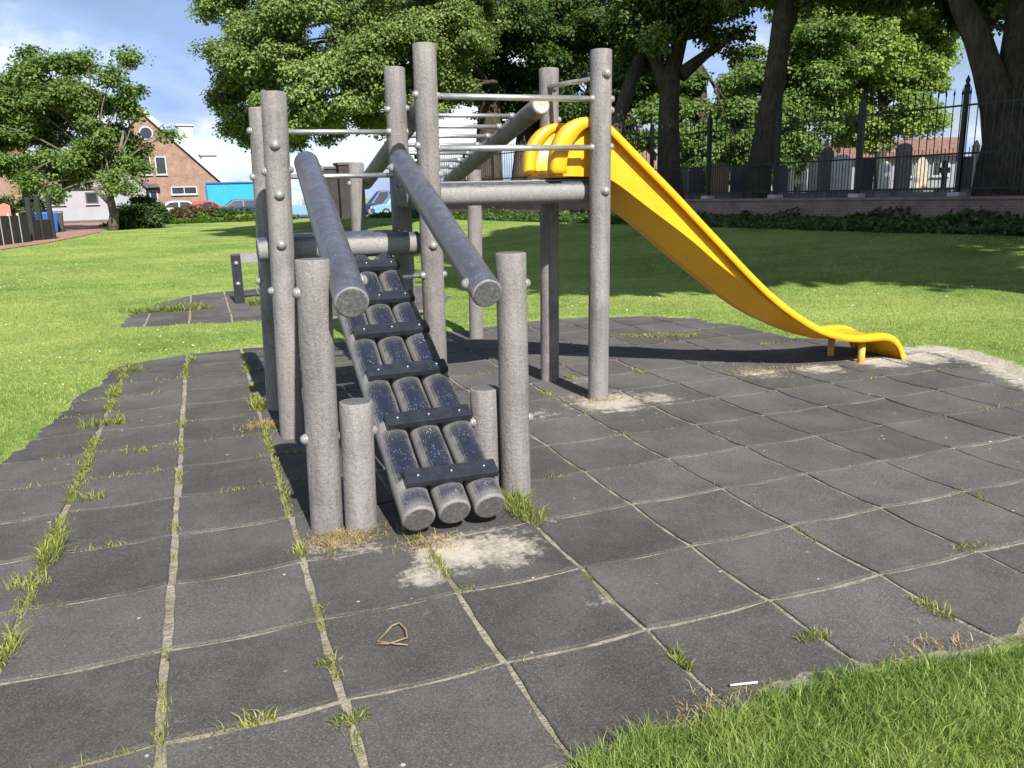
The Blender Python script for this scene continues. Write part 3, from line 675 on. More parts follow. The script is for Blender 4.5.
# channel: outer near shoulder, underside, far side, and the bed with its inner walls, a closed ring at every station
rows = []
for x in xs:
    lz = lipz(x) - 0.006; sz = min(zat(sho, x), lz - 0.012); uz = min(zat(und, x), sz - 0.012)
    bz = min(uz + 0.035 + 0.012 * (x < 1.4), lz - 0.014); uz = max(uz, 0.0) if x > 3.93 else uz
    rows.append([(x, YN1 - 0.035, lz), (x, YN1 - 0.045, (lz + sz) / 2), (x, YN1 - 0.040, sz), (x, YN1 + 0.14, uz), (x, (YN1 + YF1) / 2, uz), (x, YF1 - 0.14, uz), (x, YF1 + 0.040, sz), (x, YF1 + 0.045, (lz + sz) / 2), (x, YF1 + 0.035, lz),
                 (x, YF1 + 0.01, lz - 0.002), (x, YF1 - 0.004, min(sz + 0.016, lz - 0.006)), (x, YF1 - 0.15, bz), (x, (YN1 + YF1) / 2, bz), (x, YN1 + 0.15, bz), (x, YN1 + 0.004, min(sz + 0.016, lz - 0.006)), (x, YN1 - 0.01, lz - 0.002)])
def strip(a, b):
    sb.grid([r_[a:b + 1] for r_ in rows], True)
for a, b in ((0, 2), (2, 3), (3, 5), (5, 6), (6, 8), (8, 10), (10, 11), (11, 13), (13, 15)): strip(a, b)
sb.grid([[r_[15], r_[0]] for r_ in rows], True)
for r_ in (rows[0], rows[-1]): sb.add(r_, [tuple(range(16))])
# rolled lips along both sides: rounded rail section swept along the lip line
def lipsweep(y_in, y_out):
    s = 1 if y_out > y_in else -1
    prof = [(y_in - s * 0.012, -0.028), (y_in - s * 0.012, -0.004), (y_in + s * 0.004, 0.006), ((y_in + y_out) / 2, 0.009), (y_out - s * 0.014, 0.005), (y_out, -0.012), (y_out + s * 0.001, -0.048), (y_out - s * 0.009, -0.050),
            (y_out - s * 0.011, -0.020), (y_out - s * 0.026, -0.010), (y_in + s * 0.004, -0.012), (y_in + s * 0.002, -0.028)]
    P = []
    for qi, (q, n_) in enumerate(zip(lip, nor)):
        wgt = 1 - float(smooth(0.07, 0.135, np.array(qi / len(lip)))); kk = 1 + (1.0 if y_in < 2.7 else 1.6) * wgt
        P.append([(q[0] + n_[0] * (h * kk if h < -0.015 else h), y, q[1] + n_[1] * (h * kk if h < -0.015 else h)) for y, h in prof])
    sb.grid(P, True, closed=True)
    o = len(sb.v) - len(prof) * len(lip); k = len(prof)
    sb.f.append(tuple(o + i for i in range(k))); sb.sm.append(False); sb.f.append(tuple(o + (len(lip) - 1) * k + i for i in range(k))[::-1]); sb.sm.append(False)
lipsweep(YN1 - 0.005, YN0); lipsweep(YF1 + 0.005, YF0)
slide = sb.build('slide', MAT['slide'], frame); sub(slide, frame)
slide['label'] = 'yellow plastic slide with rolled side lips, curling down to the tiles at its end'
for x, y in ((3.755, 2.50), (3.735, 2.83)):
    MB().tube([(x, y, -0.05), (x, y, 0.02), (x, y, 0.20)], [0.030, 0.029, 0.029], 16).build('support_leg', MAT['slide_leg'], slide)
MB().box((1.03, 2.70, 1.543), (0.10, 0.44, 0.028)).build('entry_sill', MAT['slide_leg'], slide, bevel=0.004)

# ------------------------------------------------------------------ low rail on the far tile patch
lb = gnd(240, 303)
low = thing('low_rail', (lb[0], lb[1], 0), 'low grey plastic hurdle rail on the tile patch behind the ramp', 'low rail')
for i, x in enumerate((0.0, 1.75)):
    p = MB().box((lb[0] + x, lb[1], 0.24), (0.13, 0.16, 0.90)).build('post', MAT['cleat'], low, bevel=0.012); sub(p, low)
    for z in (0.57, 0.28):
        MB().dome((lb[0] + x, lb[1] - 0.08, z), (0, -1, 0), 0.028).build('bolt_cap', MAT['bolt'], p)
MB().box((lb[0] + 0.98, lb[1] + 0.11, 0.625), (2.08, 0.058, 0.14)).build('rail', MAT['beam'], low, bevel=0.01)

# ------------------------------------------------------------------ grass
def blades(P, h, w, lean_dir, lean, v, rng, name, mat, dry=None):
    """five-point blades: P nx3 roots"""
    n = len(P); a = rng.random(n) * 2 * PI
    side = np.stack([np.cos(a), np.sin(a), np.zeros(n)], 1) * w[:, None] * 0.5
    L = np.stack([np.cos(lean_dir), np.sin(lean_dir), np.zeros(n)], 1)
    mid = P + L * (h * lean * 0.35)[:, None] + np.array([0, 0, 1.0]) * (h * 0.6)[:, None]
    tip = P + L * (h * lean)[:, None] + np.array([0, 0, 1.0]) * (h * np.sqrt(np.clip(1 - 0.45 * lean ** 2, 0.15, 1)))[:, None]
    V = np.stack([P - side, P + side, mid + side * 0.75, mid - side * 0.75, tip], 1).reshape(-1, 3)
    b = np.arange(n) * 5
    q = np.stack([b, b + 1, b + 2, b + 3], 1); t = np.stack([b + 3, b + 2, b + 4], 1)
    FI = np.concatenate([q, t], 1).ravel(); CN = np.tile([4, 3], n)
    return np_mesh(name, V, FI, CN, mat, {'v': np.repeat(v, 5)}, True)
def grass_field():
    rng = np.random.default_rng(3)
    n = 2200000
    ang = YAW + (rng.random(n) - 0.5) * 1.9
    r0, r1, p = 1.3, 46.0, 0.40
    u = rng.random(n); r = (r0 ** p + u * (r1 ** p - r0 ** p)) ** (1 / p)
    x = CAM[0] + np.sin(ang) * r; y = CAM[1] + np.cos(ang) * r
    nf = 230000                                                   # the turf in front is seen close up
    x = np.concatenate([x, rng.uniform(-0.9, 4.2, nf)]); y = np.concatenate([y, rng.uniform(-2.2, 0.6, nf)])
    sd = paved_sd(x, y) + (rng.random(len(x)) - 0.5) * 0.05
    sd = sd + np.interp(np.hypot(x - CAM[0], y - CAM[1]), [3, 5, 7], [0.045, 0.025, 0.0])
    swall = (x - WA[0]) * WN[0] + (y - WA[1]) * WN[1]
    k = (sd < 0.035) & (swall > 0.2)
    rel = np.stack([x - CAM[0], y - CAM[1]], 1); dep = rel @ CF[:2]; lat = rel @ CR[:2]
    k &= (dep > 0.6) & (np.abs(lat) < dep * 1.0 + 2.0)
    sandd = np.minimum(segd(SANDLINE, x, y) / 0.16, segd(SANDLINE2, x, y) / 0.06)
    k &= (sandd > 1.0) | (rng.random(len(x)) < 0.12)
    x, y, sd = x[k], y[k], sd[k]; d = np.hypot(x - CAM[0], y - CAM[1]); m = len(x)
    z = ground_z(x, y) - 0.004
    patchy = fbm(x, y, 1.4, 9); clump = fbm(x, y, 9, 4)
    h = (0.016 + 0.060 * rng.random(m) ** 2.0) * (0.55 + 0.9 * clump) * np.interp(d, [3, 4.5, 7, 12], [0.9, 0.75, 0.50, 0.42])
    w = 0.0036 * np.interp(d, [3, 6, 12, 30, 46], [0.72, 1.0, 1.6, 3.6, 5.5]) * (0.6 + 0.8 * rng.random(m))
    v = np.clip(0.10 + 0.75 * patchy * rng.random(m) + 1.1 * (fbm(x, y, 0.55, 7) - 0.42) + 0.6 * (fbm(x, y, 2.3, 17) - 0.5) + 0.35 * smooth(4.0, 9.0, d) * rng.random(m) + 0.12 * smooth(6, 9, d) + 0.42 * smooth(5.0, 3.5, d) * rng.random(m), 0, 1)
    dryk = rng.random(m) < 0.10 * (0.4 + patchy); v[dryk] = 1.0
    ld = 12 * fbm(x, y, 7.0, 12) + rng.normal(0, 1.7, m); ln = 0.25 + 0.85 * rng.random(m)
    me = blades(np.stack([x, y, z], 1), h, w, ld, ln, v, rng, 'lawn_grass', MAT['grass'])
    o = bpy.data.objects.new('lawn_grass', me); COL.objects.link(o)
    tag(o, 'short sunlit grass of the lawn around the rubber tiles', 'grass', kind='stuff')
grass_field()
def daisies():
    rng = np.random.default_rng(77); n = 700
    x = rng.uniform(-6, 12, n * 3); y = rng.uniform(4, 26, n * 3)
    k = (paved_sd(x, y) < -0.1) & (fbm(x, y, 0.5, 41) > 0.52); x, y = x[k][:n], y[k][:n]; n = len(x); z = ground_z(x, y) + 0.022 + 0.015 * rng.random(n)
    c = np.stack([x, y, z], 1); V = []
    for a in np.arange(6) * PI / 3: V.append(c + np.stack([np.full(n, math.cos(a)), np.full(n, math.sin(a)), 0.25 * rng.normal(size=n)], 1) * 0.011)
    V = np.stack(V, 1).reshape(-1, 3)
    me = np_mesh('daisies', V, np.arange(6 * n), np.full(n, 6), MAT['litter'])
    o = bpy.data.objects.new('daisies', me); COL.objects.link(o); tag(o, 'tiny white daisies scattered over the lawn', 'flowers', kind='stuff')
daisies()
def joint_grass():
    """thin weeds and moss rooted in the tile joints"""
    rng = np.random.default_rng(11); X = []; Y = []
    for k, dens in ((-4, 1.0), (-3, 0.30), (-2, 0.55), (-1, 0.05), (0, 0.05), (1, 0.05), (2, 0.05)):
        n = int(9000 * dens); X.append(k * 0.5 + rng.normal(0, 0.020 if k == -4 else 0.014, n)); Y.append(rng.uniform(-1.2, 5.4, n))
    for j in range(-2, 10):
        n = 1500; X.append(rng.uniform(-2.4, 4.5, n)); Y.append(j * 0.5 + rng.normal(0, 0.008, n))
    x = np.concatenate(X); y = np.concatenate(Y)
    cl = fbm(x, y, 2.6, 21)
    k = (paved_sd(x, y) > 0) & (cl + 0.06 * rng.random(len(x)) > np.where(x < -1.8, 0.43, np.where(x < -0.9, 0.53, 0.66)))
    # extra patch behind, between tiles below the ladder and slide
    a = rng.normal(0, 1, (2500, 2)); c = gnd(680, 334)
    x2 = gnd(600, 337)[0] + (gnd(735, 335)[0] - gnd(600, 337)[0]) * rng.random(2500); y2 = np.interp(x2, [gnd(600, 337)[0], gnd(735, 335)[0]], [gnd(600, 337)[1], gnd(735, 335)[1]]) + a[:, 1] * 0.05
    k2 = fbm(x2, y2, 2.2, 3) > 0.42
    x3 = gnd(140, 315)[0] + rng.random(3500) * 2.0; y3 = gnd(140, 315)[1] + 0.9 + rng.normal(0, 0.16, 3500); k3 = fbm(x3, y3, 1.4, 8) > 0.45
    x = np.concatenate([x[k], x2[k2], x3[k3]]); y = np.concatenate([y[k], y2[k2], y3[k3]]); n = len(x)
    d = np.hypot(x - CAM[0], y - CAM[1])
    h = (0.012 + 0.036 * rng.random(n) ** 2.5); w = 0.0035 * np.clip(d / 3.4, 0.8, 3.5)
    me = blades(np.stack([x, y, np.full(n, -0.008)], 1), h, w, rng.random(n) * 2 * PI, 0.4 + 0.8 * rng.random(n), np.clip(rng.random(n) * 0.9 + 0.1, 0, 1), rng, 'joint_weeds', MAT['weed'])
    o = bpy.data.objects.new('joint_weeds', me); COL.objects.link(o)
    tag(o, 'thin weeds and moss rooted along the joints between the rubber tiles', 'weeds', kind='stuff')
joint_grass()
def straw(px, py, rad, n, label, seed):
    rng = np.random.default_rng(seed); c = gnd(px, py)
    p = np.stack([c[0] + rng.normal(0, rad, n), c[1] + rng.normal(0, rad * 0.6, n), np.full(n, 0.004)], 1) - np.array([c[0], c[1], 0])
    me = blades(p, 0.008 + 0.030 * rng.random(n), np.full(n, 0.0028), rng.random(n) * 6.28, 1.2 + 0.6 * rng.random(n), rng.random(n), rng, 'dry_straw', MAT['straw'])
    o = bpy.data.objects.new('dry_straw', me); COL.objects.link(o); o.location = (c[0], c[1], 0); tag(o, label, 'straw', 'dry straw at the foot of posts', kind='stuff')
straw(345, 540, 0.09, 700, 'dry orange straw at the foot of the left stub posts', 1)
straw(600, 400, 0.10, 260, 'dry straw and moss around the foot of the slide post', 2)
straw(760, 372, 0.20, 500, 'dry straw lying along the sand under the slide', 4)
straw(268, 425, 0.10, 500, 'dry straw in the joint left of the tall ramp posts', 5)
straw(940, 656, 0.09, 170, 'dry straw and bare soil along the edge of the front turf', 6)
straw(720, 716, 0.09, 260, 'dry straw at the corner of the front turf beside the white litter stick', 8)
straw(430, 545, 0.07, 300, 'dry straw in the shade under the ramp log ends', 9)
def tuft(px, py, h, rad, n, label, dry=0.2, seed=0):
    rng = np.random.default_rng(100 + seed); c = gnd(px, py)
    rr = rad * np.sqrt(rng.random(n)); a = rng.random(n) * 2 * PI
    along = rng.random() < 0.6
    p = np.stack([rr * np.cos(a) * (0.55 if along else 1.6), rr * np.sin(a) * (1.9 if along else 0.7), np.zeros(n)], 1)
    hh = h * (0.18 + 0.72 * rng.random(n) ** 1.7); ln = 0.3 + 1.0 * rng.random(n)
    v = np.where(rng.random(n) < dry, 0.9 + 0.1 * rng.random(n), 0.55 * rng.random(n) + 0.05)
    me = blades(p, hh, np.full(n, 0.0042) * max(1, math.hypot(c[0] - CAM[0], c[1] - CAM[1]) / 4), a + rng.normal(0, 1.3, n), ln, v, rng, 'grass_tuft', MAT['weed'])
    o = bpy.data.objects.new('grass_tuft', me); COL.objects.link(o); o.location = (c[0], c[1], -0.006)
    tag(o, label, 'grass tuft', 'grass tufts in the tile joints'); return o
TUFTS = [
 (52, 556, 0.13, 0.075, 240, 'large spiky green grass tuft in the leftmost tile joint'),
 (30, 585, 0.08, 0.05, 110, 'dry brownish tuft just in front of the large spiky tuft', 0.7),
 (8, 655, 0.10, 0.05, 120, 'straw-coloured tuft cut by the left edge of the photo', 0.6),
 (85, 500, 0.07, 0.06, 160, 'yellow-green tuft in the leftmost joint behind the large spiky tuft'),
 (102, 425, 0.10, 0.10, 260, 'long weedy tuft halfway up the leftmost tile joint'),
 (112, 395, 0.09, 0.08, 200, 'weedy tuft near the far end of the leftmost tile joint'),
 (128, 372, 0.10, 0.09, 200, 'tuft where the leftmost tile joint meets the lawn'),
 (265, 408, 0.16, 0.07, 260, 'tall yellow-green tuft beside the shadow of the tall ramp posts', 0.35),
 (300, 552, 0.06, 0.04, 110, 'pale tuft at the tile corner left of the first handrail post', 0.5),
 (522, 512, 0.12, 0.11, 420, 'broad bright tuft at the foot of the right handrail post'),
 (438, 567, 0.06, 0.06, 150, 'yellow-green tuft on the sand just below the ramp logs', 0.4),
 (466, 591, 0.035, 0.03, 90, 'small leafy tuft on the tile corner below the ramp'),
 (586, 575, 0.035, 0.025, 80, 'small green tuft on the tile corner right of the sandy patch'),
 (330, 663, 0.04, 0.022, 70, 'small green tuft left of the looped dry stalk'),
 (352, 722, 0.06, 0.035, 100, 'green tuft at the tile corner below the looped dry stalk'),
 (258, 722, 0.07, 0.03, 60, 'sparse yellow tuft in the joint at the bottom of the photo', 0.7),
 (160, 742, 0.05, 0.03, 80, 'tuft at the tile corner near the bottom left of the photo'),
 (166, 655, 0.04, 0.022, 60, 'tuft on the middle left tile corner by the second joint'),
 (680, 660, 0.055, 0.035, 120, 'round green tuft in the joint nearest the front turf'),
 (816, 638, 0.05, 0.04, 120, 'round tuft in the joint left of the yellowish tuft'),
 (936, 611, 0.06, 0.05, 140, 'yellowish spreading tuft in the right foreground joint', 0.35),
 (970, 549, 0.055, 0.05, 130, 'tuft with dry twigs on the right foreground tile corner', 0.4),
 (972, 496, 0.04, 0.05, 120, 'flat tuft on the right-hand tile corner, nearer of the two'),
 (806, 535, 0.03, 0.04, 90, 'flat mossy tuft in a joint of the open tiles on the right', 0.3),
 (183, 425, 0.06, 0.05, 120, 'tuft in the second joint from the left, halfway up'),
 (192, 360, 0.07, 0.05, 120, 'tuft at the far end of the second joint from the left'),
 (138, 452, 0.05, 0.05, 110, 'flat tuft lying across a tile in the second row from the left'),
 (412, 536, 0.06, 0.07, 160, 'dark green weeds in the shadow under the left ramp log'),
 (330, 555, 0.04, 0.03, 80, 'short tuft in the joint right of the stub posts', 0.6),
 (548, 396, 0.05, 0.06, 120, 'thin tuft between the two slide posts', 0.4),
 (570, 378, 0.05, 0.05, 100, 'thin tuft behind the front slide post'),
 (640, 372, 0.05, 0.06, 120, 'yellow tuft on the tiles below the upper half of the slide', 0.5),
 (150, 312, 0.14, 0.25, 420, 'wide weedy tuft on the left end of the far tile patch'),
 (187, 310, 0.16, 0.18, 300, 'taller weedy tuft in the middle of the far tile patch'),
 (255, 303, 0.14, 0.18, 260, 'weedy tuft at the foot of the low hurdle rail'),
]
for i, t in enumerate(TUFTS): tuft(*t[:6], dry=t[6] if len(t) > 6 else 0.15, seed=i)
# looped dry stalk and white litter
c = gnd(392, 637)
loop = [gnd(*q) - np.array([c[0], c[1], -0.012]) for q in [(408, 648), (395, 647), (378, 645), (384, 638), (392, 629), (400, 626), (406, 633), (407, 641), (398, 644), (388, 647), (376, 647)]]
o = MB().tube(loop, [0.002, 0.0027, 0.003, 0.003, 0.0034, 0.0036, 0.0033, 0.003, 0.003, 0.0027, 0.002], 7, jitter=0.2).build('dry_stalk', MAT['stalk'], org=(0, 0, 0)); o.location = (c[0], c[1], 0)
tag(o, 'looped dry brown stalk lying on a tile in front of the ramp', 'dry stalk')
c = gnd(744, 688)
o = MB().tube([(-0.04, 0.012, 0.012), (0.0, 0.002, 0.013), (0.042, -0.006, 0.012)], 0.0033, 8).build('litter_stick', MAT['litter'], org=(0, 0, 0)); o.location = (c[0], c[1], 0.0)
tag(o, 'thin white stick of litter on the tiles beside the front turf', 'litter')

# ------------------------------------------------------------------ trees
def leaf_mesh(lobes, nclu, per, size, rng, name, mat, clr=0.42, flat=0.6, shell=0.45, sag=0.25):
    """lobes: (centre, radii, weight); clusters of kite-shaped leaves spread through the lobes"""
    sublobes = []
    for c0, r0, w0 in lobes:
        r0 = np.array(r0, float); m_ = int(np.clip(5 + 7 * (r0.mean() / (clr * 2.2)), 6, 26))
        for _ in range(m_):
            dd_ = rng.normal(size=3); dd_ /= np.linalg.norm(dd_); f_ = 0.30 + 0.22 * rng.random()
            sublobes.append((np.array(c0) + dd_ * r0 * (0.95 - 0.25 * rng.random()), r0 * f_, w0 * f_ ** 2 / m_))
    W = np.array([l[2] for l in sublobes], float); W /= W.sum()
    li = rng.choice(len(sublobes), nclu, p=W)
    Cn = np.array([l[0] for l in sublobes])[li]; Rd = np.array([l[1] for l in sublobes])[li] * np.array([1, 1, 0.75])
    d = rng.normal(size=(nclu, 3)); d[:, 2] = np.abs(d[:, 2]) * 0.9 - 0.35; d /= np.linalg.norm(d, axis=1)[:, None]
    rr = shell + (1 - shell) * rng.random(nclu) ** 0.6
    cc = Cn + d * Rd * rr[:, None]
    cs = clr * (0.6 + 0.8 * rng.random(nclu)); stone = rng.random(len(sublobes)); ctone = 0.55 * stone[li] + 0.45 * rng.random(nclu)
    n = nclu * per; ci = np.repeat(np.arange(nclu), per)
    q = rng.normal(size=(n, 3)); q /= np.linalg.norm(q, axis=1)[:, None]; q *= (rng.random(n) ** 0.5)[:, None]
    q[:, 2] *= flat
    P = cc[ci] + q * cs[ci][:, None]
    out = d[ci] * 0.55 + q * 0.5 + np.array([0, 0, 0.75]) + rng.normal(size=(n, 3)) * 0.55
    out /= np.linalg.norm(out, axis=1)[:, None]
    tdir = q + d[ci] * 0.6 + rng.normal(size=(n, 3)) * 0.6 - np.array([0, 0, sag])
    tdir -= out * np.sum(tdir * out, 1)[:, None]; tdir /= np.linalg.norm(tdir, axis=1)[:, None] + 1e-9
    sdir = np.cross(out, tdir)
    s = size * (0.65 + 0.7 * rng.random(n))
    a = P; b = P + tdir * (s * 0.45)[:, None] + sdir * (s * 0.42)[:, None] + out * (s * 0.08)[:, None]
    c = P + tdir * s[:, None] - out * (s * 0.10)[:, None]; e = P + tdir * (s * 0.45)[:, None] - sdir * (s * 0.42)[:, None] + out * (s * 0.08)[:, None]
    V = np.stack([a, b, c, e], 1).reshape(-1, 3)
    FI = np.arange(4 * n); CNT = np.full(n, 4)
    v = np.clip(0.06 + 0.52 * ctone[ci] ** 1.5 + 0.42 * rng.random(n) ** 1.3, 0, 1)
    return np_mesh(name, V, FI, CNT, mat, {'v': np.repeat(v, 4)}, False)
def px_lobes(L, d, thick=1.0, rng=None, dd=1.5):
    out = []
    for (x, y, r, *o) in L:
        dep = d + (o[0] if o else (rng.random() - 0.5) * 2 * dd); R_ = r * dep / FPX
        out.append((at(x, y, dep), np.array([R_, R_ * thick, R_ * 0.9]), R_ ** 2))
    return out
def curve_pts(a, b, n=7, sag=0.0, wob=0.0, rng=None):
    a = np.array(a, float); b = np.array(b, float); L = np.linalg.norm(b - a)
    ph = (rng.random(3) - 0.5) if rng is not None else np.zeros(3)
    pts = []
    for i in range(n):
        t = i / (n - 1); p = a * (1 - t) + b * t; p = p + np.array([ph[0], ph[1], 0]) * L * wob * math.sin(PI * t) + np.array([0, 0, sag * L * math.sin(PI * t)]); pts.append(p)
    return pts
def tree(name, base, trunk, lobes, label, cat, leafmat, bark, nclu, per, size, clr, seed, group=None, limbs=None, shell=0.45, flat=0.6, extra_trunks=()):
    """trunk: list of (point, radius)"""
    rng = np.random.default_rng(seed); random.seed(seed)
    T = thing(name, tuple(base), label, cat, group)
    mb = MB()
    mb.tube([p for p, _ in trunk], [r for _, r in trunk], 18, jitter=0.07)
    for tr in extra_trunks: mb.tube([p for p, _ in tr], [r for _, r in tr], 16, jitter=0.07)
    top = np.array(trunk[-1][0]); tr_r = trunk[-1][1]
    pts = [np.array(p) for p, _ in trunk]
    ls = limbs if limbs is not None else lobes
    for l in ls:
        c = np.array(l[0]); k = len(pts) - 1 if rng.random() < 0.6 or len(pts) < 3 else len(pts) - 2
        s = pts[k]; rr = min(trunk[k][1], 0.30) * (0.40 + 0.15 * rng.random())
        cp = curve_pts(s, c, 7, 0.06, 0.25, rng)
        mb.tube(cp, list(np.linspace(rr, max(0.02, rr * 0.18), 7)), 8, jitter=0.05)
        for q in range(3):
            e = c + (rng.random(3) - 0.5) * 1.6 * np.array(l[1]); st = cp[3 + q % 3]
            mb.tube(curve_pts(st, e, 5, 0.03, 0.3, rng), list(np.linspace(rr * 0.35, 0.012, 5)), 6)
    tk = mb.build('trunk', bark, T, recalc=False)
    L2 = [(np.array(c) - np.array(base), r, w) for c, r, w in lobes]
    me = leaf_mesh(L2, nclu, per, size, rng, 'crown', leafmat, clr, flat, shell)
    cr = bpy.data.objects.new('crown', me); COL.objects.link(cr); cr.parent = T
    return T
def zoff(p, z): return np.array([p[0], p[1], z])
rng = np.random.default_rng(5)
CEM = 1.08
# left maple-like tree in front of the houses
d = 43
b = at(113, 229, d); b = zoff(b, 0.0)
L = px_lobes([(14, 100, 22), (4, 150, 26), (-22, 120, 35), (44, 76, 17), (60, 62, 12), (86, 60, 11), (127, 60, 9), (112, 76, 9), (74, 98, 18), (50, 128, 20), (98, 106, 13), (128, 92, 10), (134, 112, 9), (112, 140, 15), (134, 146, 10), (168, 134, 6), (84, 152, 15), (40, 166, 16), (64, 184, 7), (22, 182, 8), (30, 60, 9), (20, 72, 9), (62, 116, 16), (92, 132, 13), (28, 128, 16), (100, 164, 12), (72, 168, 10), (12, 172, 12), (118, 108, 9), (40, 100, 14), (130, 168, 12), (108, 182, 9), (88, 176, 9), (30, 190, 9), (52, 196, 6), (128, 186, 6)], d, 1.1, rng, 1.6)
tree('leafy_street_tree', b, [(zoff(b, -0.1), 0.30), (at(114, 214, d), 0.22), (at(110, 198, d), 0.19), (at(104, 180, d), 0.13), (at(98, 150, d), 0.08)], L,
     'loose broad-leaved tree with several limbs growing in front of the white garage', 'tree', MAT['leafA'], MAT['bark2'], 1550, 62, 0.155, 0.62, 21,
     extra_trunks=[[(at(112, 205, d), 0.16), (at(96, 190, d), 0.11), (at(82, 182, d), 0.08), (at(60, 170, d), 0.05)], [(at(111, 200, d), 0.15), (at(116, 170, d + 0.5), 0.10), (at(124, 130, d), 0.06)]], shell=0.05)
# big lime tree
d = 30
b = zoff(at(489, 200, 36), CEM)
L = px_lobes([(262, 62, 44, -2), (238, 100, 26, -1), (250, 128, 20, -1), (308, 40, 52, -3), (300, 100, 34, -3.5), (340, 95, 36, -4), (372, 58, 48, -3), (372, 108, 24, -3), (430, 55, 48, -2), (420, 95, 24, -2), (240, 20, 34, 0), (300, -25, 60, -1), (395, -25, 70, -2), (455, -10, 50, 1), (330, 132, 11, -1), (385, 130, 8, -1), (290, 138, 10, -2), (455, 92, 16, 1)], d, 1.25, rng)
L = [(c, r, w) for c, r, w in [(c_ , r_, w_) for c_, r_, w_ in L]]
tree('lime_tree', b, [(zoff(b, CEM - 0.2), 0.72), (at(489, 175, 36), 0.60), (at(489, 130, 36), 0.54), (at(490, 90, 35.5), 0.46), (at(488, 50, 35), 0.3)], L,
     'huge yellow-green lime tree whose crown fills the sky above the climbing frame', 'tree', MAT['lime'], MAT['bark'], 3300, 105, 0.10, 0.46, 22)
# second trunk beside it; dark leaf colour paints the shaded half of the crown
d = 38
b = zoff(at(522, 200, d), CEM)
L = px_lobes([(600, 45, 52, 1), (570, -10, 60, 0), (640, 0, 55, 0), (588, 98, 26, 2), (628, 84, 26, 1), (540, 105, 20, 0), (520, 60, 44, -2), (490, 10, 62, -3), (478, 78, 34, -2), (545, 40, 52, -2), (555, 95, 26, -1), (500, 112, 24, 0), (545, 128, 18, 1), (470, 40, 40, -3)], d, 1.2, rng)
tree('shade_painted_park_tree', b, [(zoff(b, CEM - 0.2), 0.6), (at(521, 190, d), 0.52), (at(524, 140, d), 0.38), (at(532, 90, d), 0.33), (at(548, 40, d), 0.2)], L,
     'tree with a straight trunk right behind the upper deck, its leaves coloured dark for shade', 'tree', MAT['leafD'], MAT['bark'], 3000, 85, 0.125, 0.5, 23)
# leaning slender trunk behind the slide head
d = 26
b = zoff(at(606, 200, d), CEM)
L = px_lobes([(655, 20, 42, 0), (690, -20, 50, 0), (640, 60, 22, 1)], d, 1.2, rng)
tree('leaning_tree', b, [(zoff(b, CEM - 0.2), 0.26), (at(612, 140, d), 0.24), (at(626, 95, d), 0.22), (at(641, 55, d), 0.19), (at(655, 10, d), 0.12)], L,
     'slender dark tree leaning to the right behind the slide head', 'tree', MAT['leafD'], MAT['bark'], 560, 60, 0.125, 0.42, 24)
# forked trunk
d = 25.5
b = zoff(at(671, 200, d), CEM)
L = px_lobes([(688, 8, 30, 0), (715, -5, 30, 1), (650, -12, 40, 0), (740, 40, 13, 1), (760, -30, 55, 0), (690, -60, 70, 0), (655, 38, 11, -1), (715, 38, 10, 0)], d, 1.2, rng)
tree('forked_tree', b, [(zoff(b, CEM - 0.2), 0.44), (at(669, 165, d), 0.36), (at(669, 120, d), 0.325), (at(670, 75, d), 0.31), (at(680, 40, d), 0.22), (at(690, -10, d), 0.2)], L,
     'thick tree forking low behind the middle of the slide', 'tree', MAT['lime'], MAT['bark'], 1150, 62, 0.12, 0.42, 25,
     extra_trunks=[[(at(668, 95, d), 0.26), (at(656, 60, d), 0.20), (at(640, 30, d), 0.13)], [(at(680, 75, d), 0.24), (at(705, 55, d), 0.15), (at(735, 35, d), 0.09)]])
# leaning trunk in the middle of the fence
d = 22.3
b = zoff(at(756, 198, d), CEM)
L = px_lobes([(790, -55, 60, 0), (730, -60, 60, 0), (850, -65, 70, 0), (742, -8, 18, -0.5), (810, -8, 20, 0), (870, -22, 34, 0.5)], d, 1.2, rng)
tree('lime_tree', b, [(zoff(b, CEM - 0.2), 0.40), (at(759, 175, d), 0.345), (at(766, 135, d), 0.32), (at(773, 90, d), 0.30), (at(779, 45, d), 0.28), (at(785, 0, d), 0.27), (at(792, -60, d), 0.2)], L,
     'tall tree with a bare leaning trunk right behind the second fence post', 'tree', MAT['lime'], MAT['bark'], 1150, 62, 0.11, 0.38, 26,
     extra_trunks=[[(at(779, 45, d), 0.20), (at(792, 20, d), 0.14), (at(800, -20, d), 0.1)]])
# twin trunk at the right edge
d = 17.2
b = zoff(at(1014, 198, d), CEM)
L = px_lobes([(930, -90, 60, 0), (1000, -110, 70, 0), (1070, -80, 70, 0), (992, 6, 10, 0.4), (1000, 30, 6, 0.4), (960, -50, 20, 0), (1060, 20, 30, 1)], d, 1.2, rng)
tree('twin_stemmed_tree', b, [(zoff(b, CEM - 0.2), 0.88), (at(1013, 185, d), 0.76), (at(1013, 160, d), 0.66), (at(1010, 135, d), 0.54), (at(998, 105, d), 0.36), (at(987, 70, d), 0.29), (at(978, 40, d), 0.265), (at(963, 5, d), 0.24), (at(945, -50, d), 0.22)], L,
     'massive twin-stemmed tree at the right end of the fence', 'tree', MAT['lime'], MAT['bark'], 700, 60, 0.10, 0.30, 27,
     extra_trunks=[[(at(1020, 150, d), 0.66), (at(1020, 115, d), 0.40), (at(1014, 85, d), 0.27), (at(1013, 55, d), 0.25), (at(1018, 20, d), 0.25), (at(1025, -30, d), 0.24)]])
